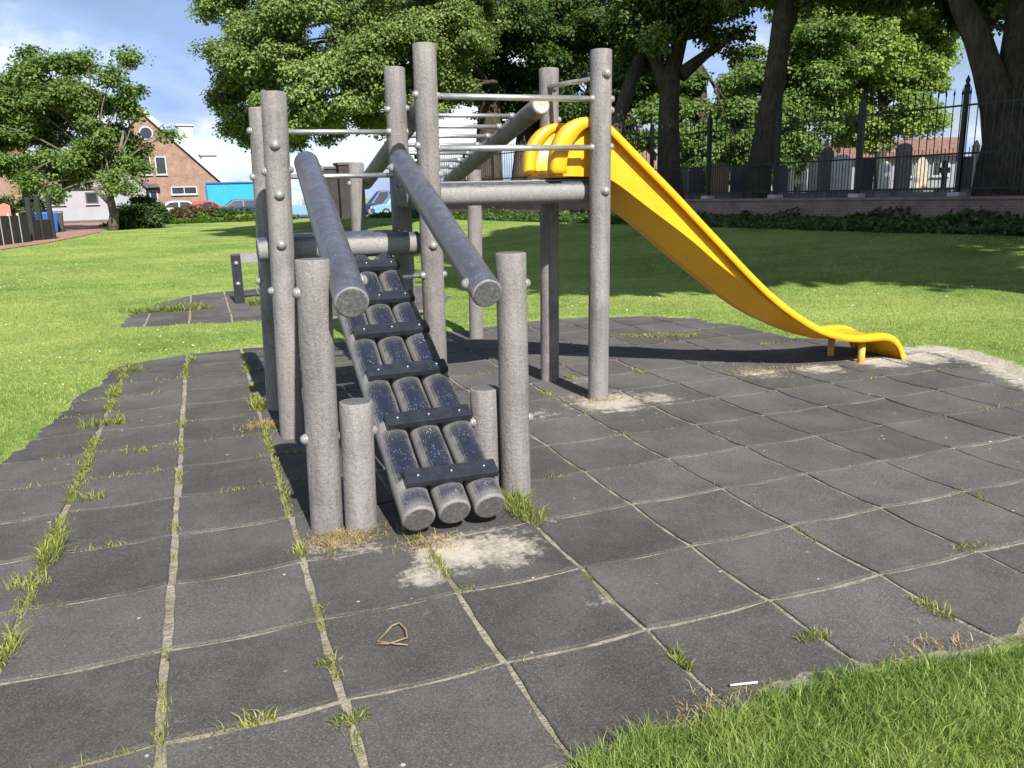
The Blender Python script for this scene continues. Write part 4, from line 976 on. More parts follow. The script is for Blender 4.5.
# trees beyond the cemetery
BG = [
 (700, 40, [(688, 112, 16), (698, 145, 22), (660, 130, 30), (738, 120, 18), (700, 168, 26), (650, 90, 26), (735, 150, 20), (692, 80, 9)], 'leafA', 'mid-green tree beyond the graves, seen between the forked and the leaning trunks', 500, 31),
 (800, 42, [(790, 90, 44), (800, 130, 36), (770, 130, 34), (815, 60, 40), (780, 165, 24), (760, 90, 30)], 'leafA', 'shady tree beyond the dark upright gravestones', 560, 32),
 (880, 44, [(850, 45, 46), (890, 60, 46), (830, 90, 40), (880, 105, 40), (912, 112, 22), (860, 135, 24), (915, 60, 30), (900, 10, 50), (840, 5, 50), (928, 122, 14), (922, 42, 20), (934, 78, 17), (945, 12, 28), (870, 138, 14)], 'leafB', 'bright yellow-green spreading tree beyond the cemetery', 1500, 33),
 (740, 52, [(738, 95, 15), (736, 135, 19), (748, 60, 13), (728, 168, 18), (722, 115, 11)], 'leafA', 'narrow birch-like tree far behind the leaning trunk', 330, 34),
 (590, 48, [(560, 120, 26), (600, 120, 30), (625, 110, 30), (580, 80, 40), (540, 90, 30)], 'leafD', 'dense dark tree far behind the slide head', 420, 35),
]
for px, d, LL, lm, lab, nc, sd in BG:
    b = zoff(at(px, 196, d), CEM)
    L = px_lobes(LL, d, 1.1, rng, 1.5)
    tree('background_tree', b, [(zoff(b, CEM - 0.2), 0.35), (at(px, 160, d), 0.28), (at(px + 3, 110, d), 0.22), (at(px - 2, 60, d), 0.14)], L, lab, 'tree', MAT[lm], MAT['bark'], int(nc * 1.4), 60, 0.17, 0.55, sd, 'trees beyond the cemetery')
# trees standing to the right of the photograph that shade the lawn and the wall
SH = [((8.6, -1.2), 19.0, 4.4, 'tall shade tree on the lawn beyond the right edge of the photo, nearest the tiles', 41),
      ((13.2, 2.0), 14.0, 5.0, 'broad shade tree on the lawn beyond the photo, between two taller ones', 44),
      ((17.5, 6.0), 16.5, 5.4, 'tall shade tree on the lawn beyond the right edge of the photo, nearest the wall', 42),
      ((22.5, 13.0), 15.0, 5.0, 'tall shade tree beside the wall beyond the right edge of the photo', 43)]
for (x, y), H, Rr, lab, sd in SH:
    b = np.array([x, y, 0.0]); g = np.random.default_rng(sd)
    L = [(b + np.array([0, 0, H * 0.68]), np.array([Rr * 0.75, Rr * 0.75, H * 0.26]), 8.0)]
    for k in range(9):
        a = k * 2.4 + g.random(); z = H * (0.46 + 0.42 * (k / 8)); rr = Rr * (0.75 - 0.35 * (k / 8))
        L.append((b + np.array([math.cos(a) * rr, math.sin(a) * rr, z]), np.array([1.9, 1.9, 1.6]), 3.5))
    tree('shade_tree', b, [(b + np.array([0, 0, -0.1]), 0.42), (b + np.array([0, 0.05, 3]), 0.34), (b + np.array([0.1, 0, 6]), 0.28), (b + np.array([0, 0, 9]), 0.2)], L, lab, 'tree', MAT['leafD'], MAT['bark'], 2000, 44, 0.30, 0.8, sd, 'shade trees beyond the right edge')

def shrub(name, base, lobes, label, cat, mat, nclu, per, size, clr, seed, group=None):
    T = thing(name, tuple(base), label, cat, group); g = np.random.default_rng(seed); mb = MB()
    for l in lobes:
        mb.tube(curve_pts(np.array(base) + np.array([0, 0, -0.05]), l[0], 5, 0.02, 0.2, g), list(np.linspace(0.05, 0.01, 5)), 6)
    mb.build('stem', MAT['bark'], T, recalc=False)
    me = leaf_mesh([(np.array(c) - np.array(base), r, w) for c, r, w in lobes], nclu, per, size, g, 'foliage', mat, clr, 0.7, 0.3)
    o = bpy.data.objects.new('foliage', me); COL.objects.link(o); o.parent = T; return T
b = zoff(at(140, 229, 45), 0)
shrub('bush', b, px_lobes([(132, 216, 12, 0), (148, 212, 12, 1), (158, 219, 9, 0), (125, 224, 7, -0.5), (142, 205, 9, 1)], 45, 1.1, rng), 'big dark rounded bush right of the street tree trunk', 'bush', MAT['bush'], 420, 40, 0.15, 0.38, 51)
for i, (px, y, r, m, lab) in enumerate([(172, 213, 8, 'bush', 'low dark green shrub in front of the white car'), (186, 211, 7, 'redbush', 'low reddish shrub in front of the red car'), (204, 210, 8, 'redbush', 'reddish brown shrub left of the navy car'), (222, 213, 8, 'bush', 'low dark shrub in front of the navy car'), (240, 214, 9, 'bush', 'dark shrub at the lawn edge behind the tall ramp posts')]):
    b = zoff(at(px, 220, 58), 0)
    shrub('low_shrub', b, px_lobes([(px - 5, y + 4, r * .7, 0), (px + 5, y + 3, r * .75, 0.5), (px, y + 6, r * .7, -0.3)], 58, 1.2, rng), lab, 'shrub', MAT[m], 170, 36, 0.17, 0.4, 60 + i, 'shrubs along the lawn edge')
def cover(name, pts, width, hgt, n, size, mat, label, seed):
    g = np.random.default_rng(seed); P = np.array(pts); t = g.random(n) * (len(P) - 1); i = np.minimum(t.astype(int), len(P) - 2); f = (t - i)[:, None]
    c = P[i] * (1 - f) + P[i + 1] * f
    off = g.random(n); x = c[:, 0] + WN[0] * off * width; y = c[:, 1] + WN[1] * off * width
    hh = hgt * (0.25 + 0.8 * fbm(x, y, 0.8, 31) + 1.3 * np.clip(fbm(x, y, 1.7, 37) - 0.55, 0, 1) * 3) * (1 - 0.6 * off)
    z = terrain(x, y) + 0.02 + hh * g.random(n) ** 0.7
    out = g.normal(size=(n, 3)) * 0.6 + np.array([WN[0] * 0.4, WN[1] * 0.4, 0.8]); out /= np.linalg.norm(out, axis=1)[:, None]
    td = g.normal(size=(n, 3)); td -= out * np.sum(td * out, 1)[:, None]; td /= np.linalg.norm(td, axis=1)[:, None]; sd = np.cross(out, td)
    s = size * (0.6 + 0.8 * g.random(n)); a = np.stack([x, y, z], 1)
    V = np.stack([a, a + td * (s * .5)[:, None] + sd * (s * .4)[:, None], a + td * s[:, None], a + td * (s * .5)[:, None] - sd * (s * .4)[:, None]], 1).reshape(-1, 3)
    me = np_mesh(name, V, np.arange(4 * n), np.full(n, 4), mat, {'v': np.repeat(g.random(n), 4)})
    o = bpy.data.objects.new(name, me); COL.objects.link(o); tag(o, label, 'ground cover', kind='stuff')
wp = [WA - WD * s for s in (7, 0)] + [WA + WD * s for s in (8, 16, 24, 28)]
cover('wall_foot_plants', [p + WN * 0.25 for p in wp], 1.9, 0.24, 60000, 0.10, MAT['cover'], 'low leafy plants growing along the foot of the brick wall', 71)
e0 = at(165, 222, 52); e1 = at(300, 222, 56)
cover('lawn_edge_plants', [e0[:2], e1[:2]], 4.0, 0.55, 14000, 0.17, MAT['lawnedge'], 'bright green low plants along the far edge of the lawn', 72)

# ------------------------------------------------------------------ wall, fence and cemetery
WL0, WL1 = -9.0, 27.5
def wpt(l, s=0.0): p = WA + WD * l + WN * s; return p
wo = wpt(0); wall = thing('brick_wall', (wo[0], wo[1], 0), 'low purplish brick retaining wall below the iron cemetery fence', 'wall')
ang = math.atan2(WD[1], WD[0]); mid = wpt((WL0 + WL1) / 2, 0.0)
MB().box((mid[0], mid[1], (WALL_TOP - 0.06) / 2 - 0.1), (WL1 - WL0, 0.34, WALL_TOP + 0.14), ang).build('brickwork', MAT['brick_wall'], wall, uv=True)
MB().box((mid[0], mid[1], WALL_TOP - 0.025), (WL1 - WL0 + 0.02, 0.42, 0.07), ang).build('coping', MAT['brick_wall'], wall, uv=True, bevel=0.01)
cp = [wpt(WL0 - 25, -0.14), wpt(WL1, -0.14), wpt(WL1, -0.14) + np.array([26, 57]), wpt(WL0 - 25, -0.14) + np.array([60, 30])]
m = MB(); m.add([(p[0], p[1], CEM - 0.01) for p in cp] + [(p[0], p[1], -0.4) for p in cp], [(0, 1, 2, 3), (0, 4, 5, 1), (1, 5, 6, 2), (2, 6, 7, 3), (3, 7, 4, 0)])
tag(m.build('cemetery_ground', MAT['cem']), kind='structure')
fence = thing('iron_fence', (wo[0], wo[1], WALL_TOP), 'tall black iron railing with spiked bars on top of the brick wall', 'fence')
BAY = 2.44; FH = 2.15; l = -3 * 2.44
us = np.array([WD[0], WD[1], 0])
k = 0
while l < WL1 - 0.1:
    p = wpt(l)
    z0 = WALL_TOP + 0.01
    m = MB().box((p[0], p[1], z0 + 0.06 + FH / 2), (0.085, 0.085, FH), ang)
    m.tube([(p[0], p[1], z0 + 0.06 + FH), (p[0], p[1], z0 + 0.10 + FH), (p[0], p[1], z0 + 0.13 + FH), (p[0], p[1], z0 + 0.19 + FH), (p[0], p[1], z0 + 0.30 + FH)], [0.058, 0.058, 0.03, 0.05, 0.004], 10)
    po = m.build('post', MAT['iron'], fence); sub(po, fence)
    MB().box((p[0], p[1], z0 + 0.035), (0.26, 0.30, 0.10), ang).build('base_block', MAT['concrete'], po, bevel=0.008)
    if l + BAY < WL1:
        m = MB()
        for z in (0.16, 0.88, FH - 0.30):
            c = wpt(l + BAY / 2); m.box((c[0], c[1], z0 + z), (BAY - 0.09, 0.016, 0.04), ang)
        nb = 14
        for i in range(nb):
            q = wpt(l + BAY * (i + 0.5) / nb)
            m.box((q[0], q[1], z0 + 0.08 + (FH - 0.18) / 2), (0.015, 0.015, FH - 0.18), ang)
            m.tube([(q[0], q[1], z0 + FH - 0.10), (q[0], q[1], z0 + FH - 0.06), (q[0], q[1], z0 + FH + 0.07)], [0.010, 0.022, 0.002], 6)
            if i < nb - 1:
                q = wpt(l + BAY * (i + 1.0) / nb); m.box((q[0], q[1], z0 + 0.08 + 0.46), (0.012, 0.012, 0.92), ang)
        m.build('panel', MAT['iron'], fence, recalc=False)
    l += BAY; k += 1
def gravestone(px, py_top, py_bot, wpx, d, shape, mat, label, yaw=0.0):
    b = at(px, py_bot, d); top = at(px, py_top, d); z0 = CEM - 0.02; H = max(0.35, top[2] - z0); Wd = wpx * d / FPX; th = 0.16
    T = thing('gravestone', (b[0], b[1], z0), label, 'gravestone', 'gravestones behind the fence')
    a = -YAW + yaw; u = np.array([math.cos(a), math.sin(a), 0]); v = np.array([0, 0, 1.0]); w = np.array([-math.sin(a), math.cos(a), 0])
    hw = Wd / 2; pb = 0.18
    if shape == 'round':
        poly = [(-hw, 0), (hw, 0), (hw, H - hw)] + [(hw * math.cos(t), H - hw + hw * math.sin(t)) for t in np.linspace(0.2, PI - 0.2, 11)] + [(-hw, H - hw)]
    elif shape == 'shoulder':
        poly = [(-hw, 0), (hw, 0), (hw, H * .82)] + [(hw * .75 * math.cos(t), H * .82 + H * .18 * math.sin(t)) for t in np.linspace(0, PI, 9)] + [(-hw, H * .82)]
    elif shape == 'pillar':
        poly = [(-hw, 0), (hw, 0), (hw * .8, H * .85), (hw * .95, H * .86), (0, H), (-hw * .95, H * .86), (-hw * .8, H * .85)]; th = Wd
    elif shape == 'cross':
        a_ = hw * .28; poly = [(-a_, 0), (a_, 0), (a_, H * .55), (hw, H * .55), (hw, H * .75), (a_, H * .75), (a_, H), (-a_, H), (-a_, H * .75), (-hw, H * .75), (-hw, H * .55), (-a_, H * .55)]
    elif shape == 'gate':
        poly = [(-hw, 0), (-hw * .55, 0), (-hw * .55, H * .45), (hw * .55, H * .45), (hw * .55, 0), (hw, 0), (hw, H), (hw * .6, H), (hw * .6, H * .62), (-hw * .6, H * .62), (-hw * .6, H), (-hw, H)]
    else: poly = [(-hw, 0), (hw, 0), (hw, H * .93), (hw * .9, H), (-hw * .9, H), (-hw, H * .93)]
    o = np.array([b[0], b[1], z0 + pb - 0.02]) - w * th / 2
    poly = [(x, y * (H - pb) / H) for x, y in poly]
    MB().prism(poly, o, u, v, w, th).build('slab', MAT[mat], T, bevel=0.012)
    MB().box((b[0], b[1], z0 + pb / 2), (Wd * 1.25, th + 0.16, pb), a).build('plinth', MAT['stone_grey'], T, bevel=0.01)
for g in [(681, 166, 192, 13, 30, 'slab', 'stone_grey', 'small grey slab gravestone left of the first fence post past the slide'),
          (696, 166, 192, 17, 29, 'shoulder', 'stone_dark', 'dark gravestone left of the brown sandstone one'),
          (719, 162, 192, 17, 27, 'round', 'stone_brown', 'brown sandstone gravestone left of the leaning tree trunk'),
          (738, 165, 192, 16, 28, 'slab', 'stone_dark', 'black granite slab gravestone touching the leaning tree trunk'),
          (797, 171, 190, 17, 24, 'gate', 'stone_white', 'low white grave surround shaped like an H'),
          (782, 164, 190, 12, 27, 'shoulder', 'stone_dark', 'dark gravestone just right of the leaning tree trunk'),
          (813, 163, 188, 10, 30, 'slab', 'stone_beige', 'narrow pale beige gravestone right of the low white surround'),
          (825, 147, 188, 11, 27, 'pillar', 'stone_dark', 'tall dark pillar monument left of the white rounded gravestone'),
          (840, 154, 190, 18, 25, 'round', 'stone_white', 'large white rounded gravestone left of the middle fence post'),
          (865, 157, 190, 13, 24, 'slab', 'stone_dark', 'square black gravestone just right of the middle fence post'),
          (883, 161, 186, 11, 34, 'round', 'stone_white', 'small white rounded gravestone left of the tall dark one'),
          (901, 143, 190, 15, 23, 'round', 'stone_grey', 'tall dark grey round-topped gravestone standing alone'),
          (920, 157, 186, 12, 34, 'shoulder', 'stone_beige', 'pale beige gravestone right of the tall dark grey one'),
          (943, 160, 186, 10, 30, 'cross', 'stone_dark', 'dark stone cross left of the rightmost visible fence post'),
          (964, 156, 188, 11, 26, 'slab', 'stone_dark', 'dark gravestone right of the rightmost visible fence post'),
          (972, 140, 187, 7, 28, 'pillar', 'stone_beige', 'slim beige pillar monument near the twin-stemmed tree'),
          (756, 170, 190, 9, 33, 'cross', 'stone_grey', 'small grey cross hidden behind the leaning tree trunk')]:
    gravestone(*g, yaw=random.uniform(-0.3, 0.3))

# ------------------------------------------------------------------ houses
def frame_at(px, d, turn=0.0):
    """ground point below a pixel column at depth d, with axes u (to the right), w (away)"""
    b = at(px, 200, d); b = np.array([b[0], b[1], 0.0]); v = b[:2] - CAM[:2]; a = math.atan2(v[1], v[0]) - PI / 2 + turn
    return b, np.array([math.cos(a), math.sin(a), 0]), np.array([-math.sin(a), math.cos(a), 0]), a
Z3 = np.array([0, 0, 1.0])
def window(T, o, u, w, x, z, wd, hg, rot, mull=1, frame_mat='white'):
    c = o + u * x + Z3 * z - w * 0.03
    f = MB(); t = 0.09
    f.box(c + Z3 * (hg / 2 - t / 2), (wd, 0.10, t), rot); f.box(c - Z3 * (hg / 2 - t / 2), (wd, 0.10, t), rot)
    for s in (-1, 1): f.box(c + u * s * (wd / 2 - t / 2), (t, 0.10, hg - 2 * t), rot)
    for k in range(1, mull): f.box(c + u * (wd * k / mull - wd / 2), (0.07, 0.09, hg - 2 * t), rot)
    wo_ = f.build('window', MAT[frame_mat], T); sub(wo_, T)
    MB().box(c + w * 0.015, (wd - 2 * t + 0.01, 0.03, hg - 2 * t + 0.01), rot).build('pane', MAT['glass'], wo_)
    MB().box(c - Z3 * (hg / 2 + 0.04) - w * 0.06, (wd + 0.12, 0.16, 0.06), rot).build('sill', MAT['white'], wo_)
def gable_house(name, px, d, hw, eave, apex, depth, wall, roof, label, turn=0.0, barge='white', base_z=0.0):
    o, u, w, rot = frame_at(px, d, turn); o = o + Z3 * base_z
    T = thing(name, tuple(o), label, 'house')
    MB().prism([(-hw, -0.2), (hw, -0.2), (hw, eave), (0, apex), (-hw, eave)], o, u, Z3, w, depth).build('wall', MAT[wall], T, uv=True)
    sl = np.array([hw, apex - eave]); sl = sl / np.linalg.norm(sl); nn = np.array([sl[1], sl[0]])
    rm = MB(); bm_ = MB()
    for s in (-1, 1):
        e = np.array([s * (hw + 0.35 * sl[0]), eave - 0.35 * sl[1]]); a_ = np.array([0, apex]); n2 = np.array([s * nn[0], nn[1]])
        q = [a_ + n2 * 0.03, e + n2 * 0.03, e + n2 * 0.17, a_ + Z2 * 0.22]
        rm.prism([tuple(p) for p in q], o - w * 0.22, u, Z3, w, depth + 0.44)
        q = [a_ - Z2 * 0.30, e - n2 * 0.18, e + n2 * 0.20, a_ + Z2 * 0.26]
        bm_.prism([tuple(p) for p in q], o - w * 0.30, u, Z3, w, 0.07)
    rm.build('roof', MAT[roof], T, uv=True); bm_.build('bargeboard', MAT[barge], T)
    return T, o, u, w, rot
Z2 = np.array([0.0, 1.0])
# brick gable house on the left
T, o, u, w, rot = gable_house('brick_house', 152, 76, 6.5, 3.2, 9.75, 10, 'brick', 'roof_orange', 'brown brick gable house with white bargeboards and two white dormers', 0.0)
def pxw(px, d=76): return (px - 151) * d / FPX
def pzw(py, d=76): return (217.5 - py) * d / FPX
for x in (149, 163): window(T, o, u, w, pxw(x), pzw(167), 0.95, 1.65, rot)
window(T, o, u, w, pxw(182), pzw(191.5), 2.3, 0.75, rot, 2)
window(T, o, u, w, pxw(150), pzw(196), 1.3, 1.0, rot, 2)
ring = o + u * pxw(153) + Z3 * pzw(136) - w * 0.05
m = MB(); m.tube([ring + w * 0.04, ring, ring - w * 0.04], [0.62, 0.62, 0.60], 24)
rw = m.build('round_window', MAT['white'], T); sub(rw, T)
MB().tube([ring - w * 0.03, ring - w * 0.055], 0.50, 24).build('pane', MAT['glass'], rw)
cn = o + u * pxw(149) + Z3 * pzw(188) - w * 0.55
MB().prism([(-1.0, 0), (1.0, 0), (0.75, 0.35), (-0.75, 0.35)], cn - w * 0.1, u, Z3, w, 0.65).build('canopy', MAT['plinth'], T)
for x, zt, zb in ((190, 131, 155), (210, 159, 180)):
    c = o + u * pxw(x) + w * 2.6; zt_, zb_ = pzw(zt, 79), pzw(zb, 79) - 1.2
    dm = MB().box(c + Z3 * ((zt_ + zb_) / 2), (1.35, 2.2, zt_ - zb_), rot).build('dormer', MAT['white'], T); sub(dm, T)
    MB().box(c + Z3 * (zt_ + 0.08), (1.65, 2.5, 0.16), rot).build('flat_roof', MAT['white'], dm)
    MB().box(c + u * 0.68 + Z3 * (zt_ - 0.8), (0.03, 1.4, 0.9), rot).build('pane', MAT['glass'], dm)
# white garage and the white rendered house behind the tree
o, u, w, rot = frame_at(73, 60, 0.0); T = thing('white_garage', tuple(o), 'long low white rendered garage with two small dark windows', 'garage')
MB().box(o + w * 3 + Z3 * 1.25, (5.8, 6, 2.5), rot).build('wall', MAT['render'], T)
MB().box(o + w * 3 + Z3 * 2.58, (6.0, 6.3, 0.16), rot).build('flat_roof', MAT['plinth'], T)
MB().box(o + w * 2.99 + Z3 * 0.12, (5.86, 6.05, 0.24), rot).build('plinth', MAT['plinth'], T)
for x in (60, 90): window(T, o, u, w, (x - 73) * 60 / FPX, 1.85, 0.85, 0.85, rot, 1, 'plinth')
T, o, u, w, rot = gable_house('rendered_house', 104, 70, 3.4, 3.0, 6.4, 9, 'render', 'roof_grey', 'white rendered house with a grey roof half hidden by the street tree', 0.0, 'plinth')
window(T, o, u, w, 0.6, 3.4, 1.1, 1.1, rot, 2); window(T, o, u, w, -1.4, 1.5, 1.2, 1.1, rot, 2)
T, o, u, w, rot = gable_house('brick_house', 6, 62, 4.4, 3.0, 7.6, 9, 'brick_orange', 'roof_orange', 'brick house with an orange roof at the left edge behind the street tree', 0.25)
window(T, o, u, w, 1.2, 4.6, 1.3, 1.1, rot, 2); window(T, o, u, w, -0.8, 1.5, 1.6, 1.2, rot, 2); window(T, o, u, w, 2.3, 1.5, 1.2, 1.2, rot, 2)
# brick house behind the slide head and long low house behind the cemetery
T, o, u, w, rot = gable_house('brick_house', 597, 50, 3.6, 2.9, 6.9, 9, 'brick_orange', 'roof_grey', 'pinkish brick gable house glimpsed behind the slide head', 0.0, 'render', 0.9)
window(T, o, u, w, 1.3, 2.6, 1.0, 1.0, rot, 2)
o, u, w, rot = frame_at(862, 66, 0.0); o = o + Z3 * 0.9; T = thing('low_house', tuple(o), 'long white house with an orange tiled roof beyond the cemetery', 'house')
MB().box(o + w * 4 + Z3 * 1.2, (13.5, 8, 2.8), rot).build('wall', MAT['render'], T)
MB().prism([(-0.5, 2.55), (8.5, 2.55), (4, 4.1)], o - u * 7.0, w, Z3, u, 14).build('roof', MAT['roof_orange'], T, uv=True)
for x in (-5, -2.5, 0.5, 3, 5.5): window(T, o, u, w, x, 1.55, 1.2, 1.1, rot, 2)
m = MB().box(o + u * 3.4 + w * 4 + Z3 * 4.9, (0.7, 0.7, 1.4), rot); m.build('chimney', MAT['brick_orange'], T, uv=True)

# ------------------------------------------------------------------ vehicles, container, bins, left fence
def car(px, d, turn, paint, label, L=4.3, H=1.5, Wd=1.75):
    b, u, w, rot = frame_at(px, d, turn); T = thing('parked_car', tuple(b), label, 'car', 'cars parked beyond the lawn')
    prof = [(-L/2, .35), (-L/2+.02, .62), (-L/2+.10, .80), (-L/2+.95, .93), (L/2-.45, .95), (L/2-.06, .85), (L/2, .55), (L/2-.04, .32), (L/2-.5, .24), (-L/2+.4, .24)]
    MB().prism(prof, b - w * Wd / 2, u, Z3, w, Wd).build('body', MAT[paint], T, bevel=0.06)
    cab = [(-L/2+.85, .90), (-L/2+1.65, H-.06), (-L/2+2.0, H), (L/2-1.1, H-.03), (L/2-.25, .92)]
    m = MB(); k = len(cab)
    a_ = [b + u * x + Z3 * z - w * (Wd / 2 - .05 - .22 * (z - .9) / .6) for x, z in cab]; c_ = [b + u * x + Z3 * z + w * (Wd / 2 - .05 - .22 * (z - .9) / .6) for x, z in cab]
    m.add(a_ + c_, [tuple(range(k)), tuple(range(k, 2 * k))[::-1]] + [(i, (i + 1) % k, k + (i + 1) % k, k + i) for i in range(k)]); m.build('cabin', MAT[paint], T, bevel=0.04)
    for s in (-1, 1):
        def q(x, z): return b + u * x + Z3 * z + w * s * (Wd / 2 - .042 - .22 * (z - .9) / .6)
        for pts in ([(-L/2+1.1, .96), (-L/2+1.72, H-.13), (-L/2+2.35, H-.10), (-L/2+2.35, .96)], [(-L/2+2.45, .96), (-L/2+2.45, H-.10), (L/2-1.15, H-.13), (L/2-.62, .98)]):
            p = [q(*z_) for z_ in pts]; p2 = [x + w * s * 0.012 for x in p]; g = MB(); g.add(p + p2, [(0, 1, 2, 3), (4, 5, 6, 7), (0, 1, 5, 4), (1, 2, 6, 5), (2, 3, 7, 6), (3, 0, 4, 7)]); g.build('side_window', MAT['glass'], T)
    for x0, z0, x1, z1, nm in ((-L/2+.93, .95, -L/2+1.66, H-.09, 'windscreen'), (L/2-.30, .95, L/2-1.06, H-.07, 'rear_window')):
        s = -1 if nm == 'windscreen' else 1
        n_ = np.array([-(z1 - z0), x1 - x0]) if nm == 'windscreen' else np.array([(z1 - z0), -(x1 - x0)]); n_ = n_ / np.linalg.norm(n_)
        P = [b + u * (x + n_[0] * .015) + Z3 * (z + n_[1] * .015) + w * t * (Wd / 2 - .14 - .2 * (z - .9) / .6) for x, z, t in ((x0, z0, -1), (x0, z0, 1), (x1, z1, 1), (x1, z1, -1))]
        P2 = [p - (u * n_[0] + Z3 * n_[1]) * .01 for p in P]; g = MB(); g.add(P + P2, [(0, 1, 2, 3), (4, 5, 6, 7), (0, 1, 5, 4), (1, 2, 6, 5), (2, 3, 7, 6), (3, 0, 4, 7)]); g.build(nm, MAT['glass'], T)
    for sx in (-L / 2 + .8, L / 2 - .8):
        for s in (-1, 1):
            c = b + u * sx + w * s * (Wd / 2 - .08) + Z3 * .31
            wh = MB().tube([c - w * .1, c + w * .1], .31, 20).build('wheel', MAT['tyre'], T); sub(wh, T)
            MB().tube([c + w * s * .09, c + w * s * .105], .20, 16).build('rim', MAT['rim'], wh)
    for s in (-1, 1): MB().box(b - u * (L / 2 - .05) + w * s * .62 + Z3 * .68, (.14, .34, .15), rot).build('headlight', MAT['lamp'], T)
    return T
car(174, 68, 0.15, 'car_white', 'white car parked in front of the brown brick gable house')
car(200, 66, 0.6, 'car_red', 'red car parked beside the turquoise container', 3.6, 1.45)
car(240, 63, 0.1, 'car_navy', 'dark navy car parked in front of the turquoise container', 4.5)
car(296, 60, 0.1, 'car_blue', 'pale blue car seen between the ramp posts')
car(385, 66, 0.2, 'car_navy', 'dark blue car seen under the overhead ladder beside the dark gate pillars', 4.4, 1.9, 1.9)
car(404, 58, 0.2, 'car_blue', 'pale blue van-like car far right of the dark gate pillars', 4.6, 1.9, 1.9)
b, u, w, rot = frame_at(246, 70, 0.05); T = thing('container', tuple(b), 'turquoise corrugated container between the gable house and the lime tree', 'container')
Wc, Hc = 6.2, 2.95
m = MB(); pr = []
nseg = 44
for i in range(nseg + 1): pr.append((-Wc / 2 + Wc * i / nseg, 0.035 if (i // 1) % 2 else 0.0))
m.prism(pr + [(Wc / 2, 2.4), (-Wc / 2, 2.4)], b + Z3 * 0.15, u, w, Z3, Hc - 0.15); m.build('body', MAT['turq'], T)
m = MB()
for x in (-1, 1): m.box(b + u * x * (Wc / 2 + 0.03) + Z3 * Hc / 2 - w * 0.02, (0.14, 0.14, Hc), rot)
m.box(b + Z3 * (Hc - 0.05) - w * 0.04, (Wc - 0.08, 0.1, 0.12), rot); m.box(b + Z3 * 0.1 - w * 0.04, (Wc - 0.08, 0.1, 0.16), rot); m.build('frame', MAT['turq_dark'], T)
# fence panels, gate posts, bins, hedge on the left
p0 = zoff(gnd(-40, 252), 0); p1 = zoff(gnd(31, 243), 0); dv = p1 - p0; LL = np.linalg.norm(dv); fa = math.atan2(dv[1], dv[0])
T = thing('board_fence', tuple((p0 + p1) / 2), 'low black board fence at the left edge beside the drive', 'fence')
nP = 7
for i in range(nP):
    c = p0 + dv * (i + 0.5) / nP; MB().box(c + Z3 * 0.55, (LL / nP - 0.06, 0.05, 1.05), fa).build('panel', MAT['blackfence'], T)
    c = p0 + dv * i / nP; MB().box(c + Z3 * 0.58, (0.055, 0.07, 1.16), fa).build('post', MAT['concrete' if i else 'blackfence'], T)
T = thing('black_gate', tuple(zoff(gnd(44, 241), 0)), 'tall black slatted gate standing open at the drive', 'gate')
g0 = zoff(gnd(34, 242), 0); g1 = zoff(gnd(54, 240), 0)
for t_, h_ in ((0.0, 1.75), (0.45, 1.8), (1.0, 1.85)):
    c = g0 * (1 - t_) + g1 * t_; MB().box(c + Z3 * h_ / 2, (0.16, 0.16, h_), fa).build('post', MAT['blackfence'], T)
c = (g0 + g1) / 2; MB().box(c + Z3 * 0.45, (np.linalg.norm(g1 - g0), 0.06, 0.8), math.atan2(*(g1 - g0)[1::-1])).build('slat_panel', MAT['blackfence'], T)
def bin_(px, d, mat, label):
    b, u, w, rot = frame_at(px, d, random.uniform(-.3, .3)); T = thing('wheelie_bin', tuple(b), label, 'bin', 'wheelie bins by the garage')
    m = MB(); a = [(-.24, -.28), (.24, -.28), (.24, .28), (-.24, .28)]; c = [(-.29, -.36), (.29, -.36), (.29, .36), (-.29, .36)]
    P = [b + u * x + w * y + Z3 * .08 for x, y in a] + [b + u * x + w * y + Z3 * 1.0 for x, y in c]
    m.add(P, [(3, 2, 1, 0), (4, 5, 6, 7), (0, 1, 5, 4), (1, 2, 6, 5), (2, 3, 7, 6), (3, 0, 4, 7)]); m.build('body', MAT[mat], T, bevel=.03)
    MB().prism([(-.38, 1.0), (.38, 1.0), (.36, 1.06), (0, 1.1), (-.36, 1.06)], b - u * .31, w, Z3, u, .62).build('lid', MAT[mat], T, bevel=.012)
    for s in (-1, 1): MB().tube([b + u * s * .22 + w * .30 + Z3 * .1 - u * .03, b + u * s * .22 + w * .30 + Z3 * .1 + u * .03], .1, 14).build('wheel', MAT['tyre'], T)
bin_(39, 40, 'bin_blue', 'blue wheelie bin behind the black gate')
bin_(47, 41, 'bin_blue', 'blue wheelie bin half hidden by the gate post, next to the grey bin')
bin_(54, 42, 'bin_grey', 'dark grey wheelie bin right of the blue bins')
b = zoff(at(8, 230, 42), 0)
shrub('clipped_hedge', b, [(b + np.array([dx, 0.3 * dx, 0.95]), np.array([.8, .7, .95]), 1.0) for dx in (-3, -2, -1, 0, .9)], 'clipped dark hedge behind the black board fence', 'hedge', MAT['bush'], 420, 40, .12, .3, 81)
b, u, w, rot = frame_at(3, 40.5, 0.0); T = thing('post_box', tuple(b), 'pinkish red box standing behind the black board fence', 'box')
MB().box(b + Z3 * 0.5, (0.08, 0.08, 1.0), rot).build('pole', MAT['plinth'], T)
MB().prism([(-.25, .95), (.25, .95), (.25, 1.45), (0, 1.58), (-.25, 1.45)], b - w * .18, u, Z3, w, .36).build('case', MAT['pink'], T, bevel=.02)
dr = [gnd(48, 244), gnd(100, 233), gnd(118, 222), gnd(40, 222), gnd(-30, 232), gnd(-60, 260)]
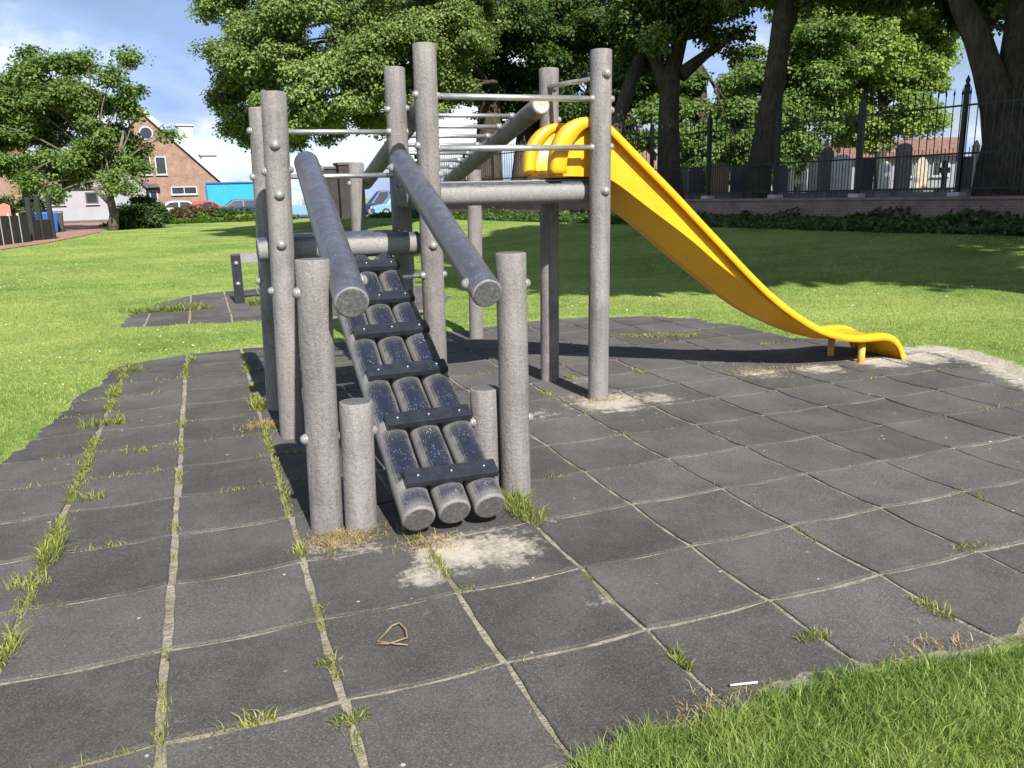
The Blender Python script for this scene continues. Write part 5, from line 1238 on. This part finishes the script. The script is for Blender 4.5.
m = MB(); m.add([(p[0], p[1], 0.05) for p in dr], [tuple(range(6))]); tag(m.build('brick_drive', MAT['paver'], uv=True), kind='structure')
rd = [zoff(at(130, 215, 61), 0), zoff(at(470, 215, 56), 0), zoff(at(500, 215, 75), 0), zoff(at(110, 215, 80), 0)]
m = MB(); m.add([(p[0], p[1], 0.06) for p in rd], [(0, 1, 2, 3)]); tag(m.build('car_park', simple('asphalt', (0.06, 0.06, 0.062), 0.9, scale=30)), kind='structure')
for px, d, wp_, top, lab in ((327, 50, 19, 167, 'dark brick gate pillar left of the short ladder post'), (346, 50, 15, 163, 'dark brick gate pillar behind the short ladder post')):
    b, u, w, rot = frame_at(px, d, 0.3); H = at(px, top, d)[2]; T = thing('gate_pillar', tuple(b), lab, 'pillar', 'pillars of the cemetery gate'); W_ = wp_ * d / FPX
    MB().box(b + Z3 * (H - .15) / 2, (W_, W_, H - .15), rot).build('shaft', MAT['brick_dark'], T, uv=True)
    MB().box(b + Z3 * (H - .07), (W_ + .14, W_ + .14, .15), rot).build('cap', MAT['plinth'], T, bevel=.02)

# ------------------------------------------------------------------ sky
wd = bpy.data.worlds.new('World'); SC.world = wd; wd.use_nodes = True
t = NT(wd.node_tree); bg = t.n['Background']
sky = t.node('ShaderNodeTexSky', sky_type='NISHITA'); sky.sun_disc = False; sky.sun_elevation = EL; sky.sun_rotation = PI
sky.air_density = 1.0; sky.dust_density = 0.6; sky.ozone_density = 1.6
co = t.coord('Generated'); sep = t.node('ShaderNodeSeparateXYZ'); t.link(co, sep.inputs[0])
zz = t.math('ADD', t.math('MAXIMUM', sep.outputs['Z'], 0.0), 0.42)
cx_ = t.math('DIVIDE', sep.outputs['X'], zz); cy_ = t.math('DIVIDE', sep.outputs['Y'], zz)
cv = t.node('ShaderNodeCombineXYZ'); t.link(cx_, cv.inputs[0]); t.link(cy_, cv.inputs[1])
vec = t.mapping(cv.outputs[0], (1, 1, 1), (0, 0, 0.3), (1.7, 0.4, 0))
n1 = t.noise(vec, 1.0, 9, 0.58); n2 = t.noise(vec, 1.9, 8, 0.58)
mask = t.math('MULTIPLY', t.ramp(n1, [(0.40, 0.0), (0.50, 0.75), (0.62, 1.0)]), t.ramp(sep.outputs['Z'], [(0.25, 1.0), (0.7, 0.35)]))
shade = t.ramp(n2, [(0.40, (3.7, 5.3, 9.6)), (0.49, (5.3, 6.9, 10.8)), (0.55, (8.8, 10.0, 12.6)), (0.64, (14.5, 15.0, 15.8))])
t.link(t.mix(mask, sky.outputs[0], shade), bg.inputs['Color'])
bg.inputs['Strength'].default_value = 0.058
SC.cycles.max_bounces = 6; SC.cycles.transparent_max_bounces = 4
SC.cycles.use_denoising = True
